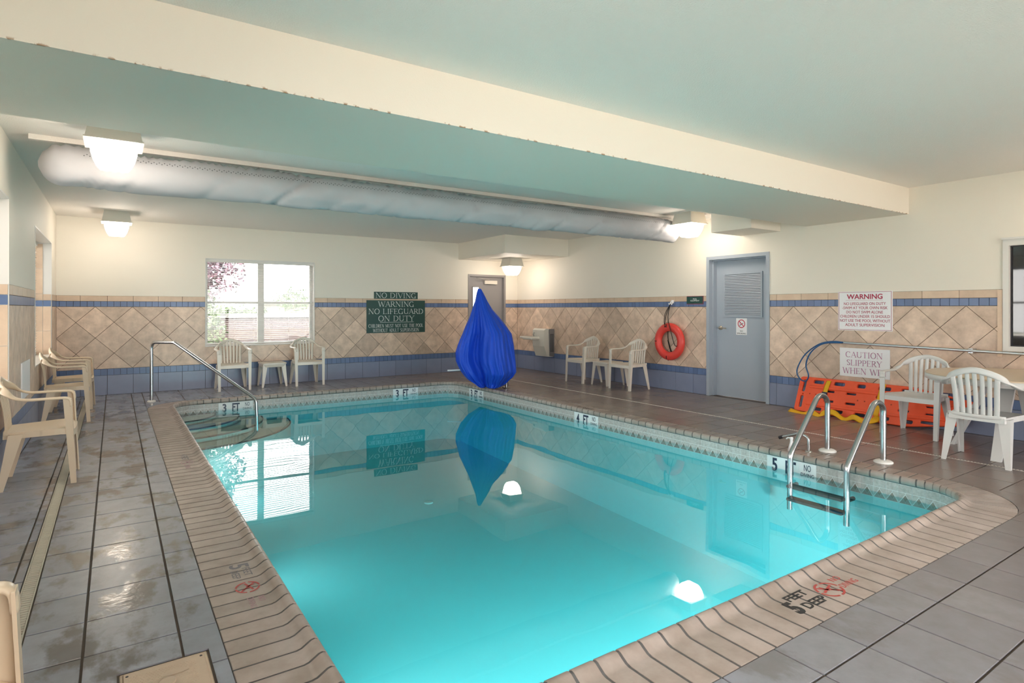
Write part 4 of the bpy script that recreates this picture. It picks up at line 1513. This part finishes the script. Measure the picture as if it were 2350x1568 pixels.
dup(cw, (6.28, 1.985, 0), 0, 'off-white plastic armchair seen from behind, pushed up to the round table', 'off-white armchairs at the round table')


def side_table(loc, rz, label, first=[None]):
    if first[0]: return dup(first[0], loc, rz, label, 'small cream side tables')
    t = thing('side_table', label, 'table', loc, rz, 'small cream side tables')
    o = rrect(-.20, .20, -.20, .20, .05, 5)
    FT_ = Fr((0, 0, 0), (1, 0, 0), (0, 1, 0))
    MB().prism(o, FT_, .383, .405, .005).build('table_top', M['cream'], t)
    o1, o2 = rrect(-.192, .192, -.192, .192, .05, 5), rrect(-.185, .185, -.185, .185, .05, 5)
    n = len(o1)
    MB().add([V((*p, .385)) for p in o1] + [V((*p, .335)) for p in o2], [(i, (i + 1) % n, n + (i + 1) % n, n + i) for i in range(n)], 0, True).build('apron', M['cream'], t)
    for sx in (-1, 1):
        for sy in (-1, 1):
            l_leg((sx * .182, sy * .182, .38), (sx * .205, sy * .205, 0), .075, .03, sx=sx, sy=sy).build('leg', M['cream'], t)
    first[0] = t
    return t


side_table((2.25, 10.73, 0), 0, 'small cream plastic side table between the two chairs under the window')
side_table((7.14, 7.64, 0), 0, 'small cream plastic side table between the two right wall chairs')

# round table
rt_ = thing('round_table', 'large round plastic table with beige top beside the right wall window', 'table', (6.82, 1.92, 0))
MB().lathe([(0.0, .700), (.66, .700), (.682, .705), (.685, .712), (.68, .718), (.66, .7195), (0, .7195)], n=64).build('table_top', M['beige'], rt_)
MB().lathe([(.675, .655), (.683, .66), (.683, .708), (.665, .708), (.665, .655)], n=64).build('rim', M['offwhite'], rt_)
for a in (90, 180, 0, 270):
    A = math.radians(a)
    d = V((math.cos(A), math.sin(A), 0)); s_ = V((-d.y, d.x, 0))
    mb = MB()
    pts = []
    for r, z, wd in ((.20, .70, .12), (.30, .45, .10), (.40, .22, .085), (.50, 0, .075)):
        for q, o_ in ((-1, 0), (1, 0), (1, -.035), (-1, -.035)):
            pts.append(d * (r + o_) + s_ * (wd / 2 * q) + V((0, 0, z)))
    mb.add(pts, [(k * 4 + i, k * 4 + (i + 1) % 4, (k + 1) * 4 + (i + 1) % 4, (k + 1) * 4 + i) for k in range(3) for i in range(4)] + [(0, 1, 2, 3), (12, 13, 14, 15)])
    mb.build('leg', M['offwhite'], rt_)
MB().lathe([(.22, .62), (.22, .70), (.20, .70), (.20, .62)], n=24).build('hub', M['offwhite'], rt_)

# ------------------------------------------------------------------ stair rail
def fillet(P, r=.06, n=7):
    P = [V(p) for p in P]; out = [P[0]]
    for i in range(1, len(P) - 1):
        a, b, c = P[i - 1], P[i], P[i + 1]
        d0, d1 = (a - b).normalized(), (c - b).normalized()
        ang = d0.angle(d1); L_ = min(r / math.tan(ang / 2), (a - b).length * .48, (c - b).length * .48)
        s, e = b + d0 * L_, b + d1 * L_
        for k in range(n + 1):
            t = k / n
            out.append((1 - t) ** 2 * s + 2 * t * (1 - t) * b + t * t * e)
    out.append(P[-1]); return out


hr_ = thing('stair_handrail', 'stainless handrail descending into the pool at the corner steps', 'handrail', (.44, 9.85, 0))
o = V((.44, 9.85, 0))
pts = [V((.44, 9.85, 0)), V((.44, 9.85, .845)), V((.69, 9.45, .855)), V((1.60, 8.62, .09)), V((1.62, 8.60, -.55))]
MB().tube([p - o for p in fillet(pts, .10)], .022, 14).build('rail', M['chrome'], hr_)
MB().lathe([(.055, .0), (.055, .008), (.04, .02), (.024, .022)], n=24).build('escutcheon', M['white'], hr_)

# ladder
lad = thing('pool_ladder', 'two-rail stainless pool ladder beside the 5 FT depth marker', 'ladder', (5.49, 2.69, 0))
for Y in (2.93, 2.45):
    pts = [(5.49, Y, 0), (5.49, Y, .44)]
    arcp = [(5.38 + .115 * math.cos(math.radians(t)), Y, .425 + .10 * math.sin(math.radians(t))) for t in range(10, 151, 14)]
    pts = pts[:1] + [(5.49, Y, .40)] + arcp
    tail = fillet([arcp[-1], (4.885, Y, .05), (4.875, Y, -.42)], .12)
    P = [V(p) - V((5.49, 2.69, 0)) for p in pts + [tuple(v) for v in tail[1:]]]
    rl = MB().tube(P, .0235, 14).build('rail', M['chrome'], lad)
    MB().lathe([(.075, 0), (.075, .008), (.06, .018), (.03, .024), (.024, .024)], (0, Y - 2.69, 0), 28).build('escutcheon', M['white'], lad)
    MB().tube([(4.875 - 5.49, Y - 2.69, -.22), (4.875 - 5.49 + .11, Y - 2.69, -.22)], .018, 8).build('bumper', M['black'], lad)
for z in (-.21, -.32):
    MB().bbox((4.81 - 5.49, -.235, z - .012), (4.90 - 5.49, .235, z + .012), .004).build('tread', M['nosing'], lad)

# small deck fitting by the ladder
sm = thing('deck_fitting', 'small bent stainless tube standing on the coping left of the ladder', 'fitting', (5.33, 3.02, 0))
pts = fillet([(0, 0, 0), (0, 0, .135), (0, .10, .15), (0, .27, .085)], .05)
MB().tube(pts, .013, 12).build('tube', M['chrome'], sm)
MB().tube([(0, .255, .092), (0, .29, .077)], .016, 10).build('tip', M['black'], sm)
MB().lathe([(.03, 0), (.03, .006), (.014, .008)], n=16).build('flange', M['steel'], sm)
wn = thing('spray_cone', 'white plastic cone leaning under the small bent tube', 'cone', (5.22, 3.12, 0))
MB().lathe([(.032, 0), (.034, .004), (.014, .075), (.012, .10), (.016, .115), (.014, .128), (0, .13)], n=16).build('cone', M['signwhite'], wn)
MB().tube([(0, 0, .12), (0, .035, .118), (0, .05, .105)], .007, 8).build('nozzle', M['signwhite'], wn)

# ------------------------------------------------------------------ blue covered pool lift
C0 = fwd * 9.8 + rgt * (-.432); C0.z = 0
lift = thing('pool_lift_cover', 'royal blue cloth cover draped over a pool lift at the pool edge', 'cover', (C0.x, C0.y, 0))
rows = [(663, 1097, 1104), (672, 1094, 1109), (692, 1090, 1119), (711, 1083, 1131), (729, 1077, 1147), (747, 1069, 1161), (765, 1062, 1174), (779, 1055, 1177), (792, 1050, 1179), (810, 1045, 1181),
        (828, 1046, 1183), (840, 1051, 1184), (852, 1058, 1185), (863, 1067, 1178), (872, 1075, 1168), (881, 1087, 1160), (888, 1100, 1148)]
K_ = .00721
mb = MB(); vs = []
NR = 160
FOLD = [(-1.1, 0), (-1, 0), (-.93, .38), (-.78, .60), (-.62, .66), (-.50, .50), (-.40, .26), (-.28, .24), (-.18, .44), (-.08, .66), (.0, .70), (.08, .74), (.2, .92), (.38, 1.0), (.52, .97), (.62, .84), (.72, .55), (.84, .36), (.95, .22), (1, 0), (1.1, 0)]


def interp(x, T):
    for (x0, y0), (x1, y1) in zip(T[:-1], T[1:]):
        if x <= x1:
            q = max(0, min(1, (x - x0) / (x1 - x0)))
            q = q * q * (3 - 2 * q)
            return y0 + (y1 - y0) * q
    return T[-1][1]


R2 = []
for i in range(len(rows) - 1):
    for k in range(4):
        t = k / 4
        R2.append([rows[i][j] + (rows[i + 1][j] - rows[i][j]) * t for j in range(3)])
R2.append(list(rows[-1]))
for i, (y, l, r) in enumerate(R2):
    z = 1.32 - (y - 709) * K_
    u = i / (len(R2) - 1)
    s0 = ((l + r) / 2 - 1115) * K_; a = (r - l) / 2 * K_
    b = min(a * .8, .36)
    if z < .3: b = max(.22, b)
    for k in range(NR):
        t = 2 * PI * k / NR
        cx_, sy_ = math.cos(t), math.sin(t)
        xw = cx_ + .03 * math.sin(5 * u + 1)
        dep = abs(sy_)
        bb = b * (1.4 if sy_ > 0 else 1)
        if sy_ > 0:
            e_ = min(1, u * 2.5)
            dep = dep * (1 - e_) + interp(xw, FOLD) * e_
        wr = min(1, u * 1.6) * (.028 * math.sin(24 * xw + 3 * u) * math.sin(6 * u + 4 * xw) + .018 * math.sin(47 * xw - 6 * u) + .05 * noise.noise(V((xw * 4, z * 1.6, 3.3)))) * min(1, dep * 3)
        p = rgt * (s0 + a * cx_) - fwd * (math.copysign(1, sy_) * bb * dep + (wr if sy_ > 0 else 0))
        dz = .02 * noise.noise(V((p.x * 6, p.y * 6, z * 3))) * min(1, u * 3)
        vs.append(V((p.x, p.y, max(z + dz, .034))))
n_ = len(R2)
mb.add(vs, [(i * NR + k, i * NR + (k + 1) % NR, (i + 1) * NR + (k + 1) % NR, (i + 1) * NR + k) for i in range(n_ - 1) for k in range(NR)], 0, True)
mb.add(vs[:NR], [tuple(range(NR))])
mb.build('cloth', M['blue'], lift)
lf = thing('pool_lift', 'steel foot and side bar showing under the blue cover', 'pool lift', (5.44, 8.27, 0))
mb = MB().tube([(0, 0, 0), (0, 0, .28)], .022, 12)
mb.build('foot_post', M['chrome'], lf)
MB().bbox((-.05, -.05, 0), (.05, .05, .012), .003).build('base_plate', M['steel'], lf)
MB().tube([(.035, .02, 0), (.03, .02, .22)], .012, 8).build('strut', M['black'], lf)
MB().tube([(-.58, .40, .30), (-.80, .58, .285)], .012, 8).build('side_bar', M['signwhite'], lf)
MB().tube([(0, 0, .27), (-.3, .1, .36), (-.6, .42, .30)], .02, 8).build('frame_bar', M['steel'], lf)

# ------------------------------------------------------------------ drinking fountain
df = thing('drinking_fountain', 'cream wall-mounted drinking fountain with grey vented side by the blue cover', 'fountain', (XR, 9.85, 0))
mb = MB()
prof = [(-.02, .90), (-.20, .915), (-.245, .88), (-.25, .70), (-.245, .55), (-.17, .34), (-.02, .33)]
# shell: front profile extruded along y
for y0, y1, sh, mm in ((-.18, .22, 0, 0),):
    A = [V((x, y0, z)) for x, z in prof] + [V((x, y1, z)) for x, z in prof]
    k = len(prof)
    mb.add(A, [(i, (i + 1) % k, k + (i + 1) % k, k + i) for i in range(k)] + [tuple(range(k)), tuple(range(k, 2 * k))])
mb.build('shell', M['ftn'], df)
mb = MB()
prof2 = [(-.002, .905), (-.12, .905), (-.13, .88), (-.115, .35), (-.002, .335)]
A = [V((x, -.20, z)) for x, z in prof2] + [V((x, -.178, z)) for x, z in prof2]; k = 5
mb.add(A, [(i, (i + 1) % k, k + (i + 1) % k, k + i) for i in range(k)] + [tuple(range(k)), tuple(range(k, 2 * k))])
mb.build('side_panel', M['greybody'], df)
MB().box((-.105, -.204, .44), (-.02, -.199, .80)).build('vent', M['vent'], df)
gr = MB()
for k in range(6): gr.box((-.10 + k * .015, -.208, .45), (-.094 + k * .015, -.203, .79))
gr.build('grille', M['greybody'], df)
mb = MB().bbox((-.42, .16, .70), (-.24, .46, .745), .012)
mb.bbox((-.46, -.02, .685), (-.23, .30, .745), .015)
mb.bbox((-.10, .22, .69), (-.02, .42, .74), .01)
mb.build('basin', M['ftn'], df)
MB().bbox((-.44, .0, .742), (-.26, .28, .748), .002).build('basin_tray', M['steel'], df)
mb = MB().tube([(-.29, .12, .745), (-.29, .12, .785), (-.315, .12, .80)], .010, 8)
mb.lathe([(.014, .0), (.014, .03), (.006, .036)], (-.285, .12, .80), 10)
mb.build('spout', M['steel'], df)
MB().box((-.25, .22, .70), (0, .30, .74)).build('bracket', M['steel'], df)

# ------------------------------------------------------------------ life ring with hook and rope
ring = thing('life_ring', 'red life ring hanging on the tiled wall left of the louvred door', 'life ring', (XR, 6.535, .79))
mb = MB(); vs = []
NA, NB = 56, 16
for i in range(NA):
    A = 2 * PI * i / NA
    for k in range(NB):
        B_ = 2 * PI * k / NB
        r = .235 + .068 * math.cos(B_)
        vs.append(V((-.075 + .050 * math.sin(B_), r * math.cos(A), r * math.sin(A))))
mb.add(vs, [(i * NB + k, i * NB + (k + 1) % NB, ((i + 1) % NA) * NB + (k + 1) % NB, ((i + 1) % NA) * NB + k) for i in range(NA) for k in range(NB)], 0, True)
mb.build('ring_body', M['ringred'], ring)
mb = MB()
hk = (-.05, .0, .61)
for P in ([hk, (-.135, .02, .42), (-.14, .04, .23)], [hk, (-.11, .06, .45), (-.10, .085, .28), (-.02, .09, .20), (-.01, .085, .02), (-.01, .0, -.20)],
          [hk, (-.135, -.02, .40), (-.138, -.08, .18), (-.13, -.15, -.04), (-.125, -.20, -.06)],
          [(-.02, .085, .02), (-.02, .06, -.06), (-.03, .01, -.17), (-.05, -.03, -.155)],
          [(-.124, .045, .25), (-.13, .04, .235)]):
    mb.tube(smooth_path(P, 4), .006, 6)
for A in (95, 180, 265):
    A = math.radians(A)
    c = V((-.075, .235 * -math.cos(A), .235 * math.sin(A)))
    d = V((0, -math.cos(A), math.sin(A)))
    mb.tube([c + V((-.052, 0, 0)) + d * -.005, c + V((-.05, 0, 0)) + d * .03, c + d * .071, c + V((.04, 0, 0)) + d * .04], .006, 6)
mb.build('rope', M['rope'], ring)
hk_ = thing('wall_hook', 'white double hook above the life ring', 'hook', (XR, 6.535, 1.40))
mb = MB()
for s in (-.022, .022):
    mb.tube(smooth_path([(0, s * .4, .05), (-.02, s, .03), (-.045, s, -.01), (-.06, s, -.005), (-.065, s, .012)], 3), .007, 8)
mb.bbox((-.008, -.03, .01), (0, .03, .06), .002)
mb.build('hook', M['signwhite'], hk_)

# ------------------------------------------------------------------ reaching pole with loop
pole = thing('reaching_pole', 'long aluminium reaching pole with dark blue loop on the right wall', 'pole', (7.42, 3.77, .905))
MB().tube([(0, 0, 0), (0, -1.73, -.03), (0, -3.4, -.055)], .015, 12).build('shaft', M['alu'], pole)
lp = [(3.757, .910), (3.889, .914), (4.054, .874), (4.224, .742), (4.318, .577), (4.33, .474), (4.282, .400), (4.224, .394), (4.195, .464), (4.224, .585), (4.184, .711), (4.099, .816), (3.971, .889), (3.77, .905)]
MB().tube(smooth_path([(-.03 + .015 * math.sin(i), y - 3.77, z - .905) for i, (y, z) in enumerate(lp)], 5), .0085, 8).build('loop', M['bluehook'], pole)
mb = MB()
for y in (-1.3, -2.9): mb.bbox((.0, y - .02, -.05), (.109, y + .02, .0), .003)
mb.build('bracket', M['alu'], pole)

# ------------------------------------------------------------------ spine board
sb = thing('spine_board', 'orange plastic spine board leaning on its long edge against the right wall', 'spine board', (7.315, 3.42, 0))
def curve_plate(outline, holes, th, bev):
    cu = bpy.data.curves.new('c', 'CURVE'); cu.dimensions = '2D'; cu.fill_mode = 'BOTH'
    cu.extrude = th / 2 - bev; cu.bevel_depth = bev; cu.bevel_resolution = 1
    for P in [outline] + holes:
        s = cu.splines.new('POLY'); s.points.add(len(P) - 1)
        for i, p in enumerate(P): s.points[i].co = (p[0], p[1], 0, 1)
        s.use_cyclic_u = True
    o_ = bpy.data.objects.new('c', cu); COL.objects.link(o_)
    me = bpy.data.meshes.new_from_object(o_.evaluated_get(bpy.context.evaluated_depsgraph_get()))
    bpy.data.objects.remove(o_); bpy.data.curves.remove(cu)
    return me


def rpoly(P, r, n=5):
    out = []
    m = len(P)
    for i in range(m):
        a, b, c = V(P[i - 1]), V(P[i]), V(P[(i + 1) % m])
        d0, d1 = (a - b).normalized(), (c - b).normalized()
        s, e = b + d0 * r, b + d1 * r
        for k in range(n + 1):
            t = k / n
            q = (1 - t) ** 2 * s + 2 * t * (1 - t) * b + t * t * e
            out.append((q.x, q.y))
    return out


def slot(cx, cy, l, h):
    return rpoly([(cx - l / 2, cy - h / 2), (cx + l / 2, cy - h / 2), (cx + l / 2, cy + h / 2), (cx - l / 2, cy + h / 2)], min(l, h) * .48, 4)


# board coordinates: s from left end (y = 4.33) to right end, t up the face
outline = rpoly([(0, 0), (1.30, 0), (1.86, .10), (1.90, .35), (1.30, .45), (0, .45)], .04)
hl = [slot(.065, .335, .055, .17), slot(.065, .125, .055, .17), slot(.07, .225, .025, .025)]
for s_ in (.30, .56, .82, 1.08, 1.32): hl.append(slot(s_ - .06, .400, .145 if s_ != .82 else .11, .058)); hl.append(slot(s_ - .02, .050, .14, .054))
for s_ in (.40, .66, 1.0, 1.24): hl.append(slot(s_, .292, .13, .038)); hl.append(slot(s_ + .01, .168, .13, .038))
hl += [slot(1.50, .07, .15, .045), slot(1.52, .245, .13, .03), slot(1.52, .165, .12, .03), slot(1.70, .36, .10, .035), slot(1.72, .13, .10, .035)]
me = curve_plate(outline, hl, .035, .006)
ta = math.atan2(.175, .42)      # lean
tv = V((math.sin(ta), 0, math.cos(ta))); sv = V((0, -1, 0)); nv = tv.cross(sv).normalized()
if nv.x > 0: nv = -nv
FS = Fr(V((0, .91, 0)) + nv * .0 + V((0, 0, .012)), sv, tv, nv)
Ms = FS.mat()
me.transform(Ms); me.materials.clear(); me.materials.append(M['orange'])
link('board_panel', me, sb)
for t0 in (.33, .105):
    mb = MB()
    P = [(.14, t0), (1.30, t0 - .0), (1.80, t0 + (.03 if t0 < .2 else -.04))]
    vs = []
    for s_, t_ in P:
        vs += [FS(s_, t_ - .020, .017), FS(s_, t_ - .012, .026), FS(s_, t_ + .012, .026), FS(s_, t_ + .020, .017)]
    mb.add(vs, [(k * 4 + i, k * 4 + i + 1, (k + 1) * 4 + i + 1, (k + 1) * 4 + i) for k in range(2) for i in range(3)] + [(0, 1, 2, 3), (8, 9, 10, 11)])
    mb.build('ridge', M['orange'], sb)
mb = MB()
for s_, t_ in ((.16, .235), (.24, .235), (.75, .22), (.83, .22), (1.12, .22)): 
    mb.add([FS(s_ + .009 * math.cos(k * PI / 4), t_ + .009 * math.sin(k * PI / 4), .0182) for k in range(8)], [tuple(range(8))])
mb.build('rivet', mat('dark_red_rivet', (.35, .03, .01), .5), sb)


def ribbon(path, wdir, wd, th=.003):
    P = smooth_path(path, 5)
    W_ = smooth_path(wdir, 5)
    return MB().band(P, [V(w_) for w_ in W_], wd, th, 6)


for s_, a_, b_ in ((.37, .27, .42), (1.0, .06, .44)):
    pts = [FS(s_, b_, .0), FS(s_, b_ + .004, .020), FS(s_ - .01, (a_ + b_) / 2, .030), FS(s_ - .02, a_, .024)]
    ribbon(pts, [sv] * 4, .06).build('strap', M['yellow'], sb)
mb = MB()
c = FS(.35, .255, .026)
mb.box((c.x - .01, c.y - .03, c.z - .025), (c.x + .01, c.y + .03, c.z + .02)); mb.build('buckle', M['navytext'], sb)
ribbon([FS(.98, .06, .022), V((-.05, -.10, .045)), V((-.13, .0, .02)), V((-.15, .10, .055)), V((-.13, .22, .012)), V((-.15, .33, .075)), V((-.12, .45, .055)), V((-.14, .52, .012)), V((-.11, .62, .03)), V((-.12, .74, .008)), V((-.09, .93, .02))],
       [V((0, 1, 0)), V((0, .8, .5)), V((.3, 0, 1)), V((.2, 0, 1)), V((.9, .2, .6)), V((.5, .2, 1)), V((.2, 0, 1)), V((.8, 0, .4)), V((.6, 0, 1)), V((.9, 0, .3)), V((.8, 0, .6))], .065).build('strap', M['yellow'], sb, label='loose yellow strap trailing on the floor')

# small white sheet on the left wall between the windows
MB().prism(rect(7.0, 7.6, .48, .82), FL, .001, .012, .002).build('wall_panel', M['signwhite'], label='small pale panel on the window wall behind the armchairs', category='panel')

# ------------------------------------------------------------------ outdoors
MB().box((-30, YB + .32, -.35), (40, 60, -.10)).build('ground', mat('outdoor_grass', (.08, .11, .05), .9, var=.5, scale=2), kind='structure')
MB().box((XL - .34, -20, -.35), (40, YF - .32, -.02)).box((-30, -20, -.35), (XL - .34, YB + .32, -.02)).build('bounce_ground', mat('pale_bounce_ground', (.66, .62, .56), .9), kind='structure')  # pale ground added out of view to bounce daylight onto the ceiling
fn = thing('brick_fence', 'reddish brick garden wall with pale cap seen through the far window', 'fence', (0, 16, 0))
MB().box((.2, 0, -.3), (9, .25, 1.10)).build('brickwork', M['brick'], fn)
MB().box((.2, -.05, 1.10), (9, .3, 1.20)).build('cap', M['concrete'], fn)
hs = thing('house', 'pale house with grey roof beyond the garden wall', 'house', (10.2, 30, 0))
MB().box((-3.5, 0, -.3), (8, 6, 1.62)).build('house_wall', mat('house_siding', (.2, .18, .16), .8), hs)
MB().add([V((-4, -.5, 1.6)), V((9, -.5, 1.6)), V((9, 7, 1.6)), V((-4, 7, 1.6)), V((-2.2, 3, 2.25)), V((6, 3, 2.25))], [(0, 1, 5, 4), (1, 2, 5), (2, 3, 4, 5), (3, 0, 4), (0, 3, 2, 1)]).build('roof', M['roofing'], hs)


def foliage(name, label, c, R, n, m, size, trunk=None, seed=1, group=None):
    t = thing(name, label, 'tree' if trunk else 'bush', (c[0], c[1], 0), 0, group)
    rd = random.Random(seed)
    mb = MB()
    for _ in range(n):
        a, b = rd.uniform(0, 2 * PI), math.acos(rd.uniform(-1, 1))
        r = rd.uniform(.35, 1) ** .6 * (1 + .25 * math.sin(3 * a + b * 4))
        p = V((R[0] * r * math.cos(a) * math.sin(b), R[1] * r * math.sin(a) * math.sin(b), c[2] + R[2] * r * math.cos(b)))
        u = V((rd.uniform(-1, 1), rd.uniform(-1, 1), rd.uniform(-1, 1))).normalized() * size
        v = u.cross(V((rd.uniform(-1, 1), rd.uniform(-1, 1), rd.uniform(-1, 1)))).normalized() * size * .6
        mb.add([p - u, p + v, p + u, p - v], [(0, 1, 2, 3)])
    mb.build('foliage', m, t, kind='stuff')
    if trunk:
        MB().tube([(0, 0, -.3), (.05, 0, c[2] * .6), (.0, .1, c[2])], .08, 8, rs=[.09, .06, .03]).build('trunk', M['bark'], t)
    else:
        MB().tube([(0, 0, -.3), (0, 0, c[2])], .03, 6).build('stem', M['bark'], t)


foliage('flowering_tree', 'purple and pink leaved tree at the left of the far window', (1.75, 15.3, 2.5), (.75, .6, 1.0), 2600, M['leaf2'], .055, True, 2)
foliage('shrub', 'leafy green shrub at the left end of the garden wall', (1.56, 14.2, .9), (.45, .28, .7), 1200, M['leaf'], .05, None, 3)
foliage('shrub', 'green hedge bush above the garden wall', (2.6, 16.9, 1.10), (1.0, .4, .27), 1800, M['leaf'], .05, None, 4)
foliage('garden_tree', 'round green tree beside the house roof', (6.3, 26, 1.65), (.75, .7, .5), 700, M['leaf'], .06, True, 5)
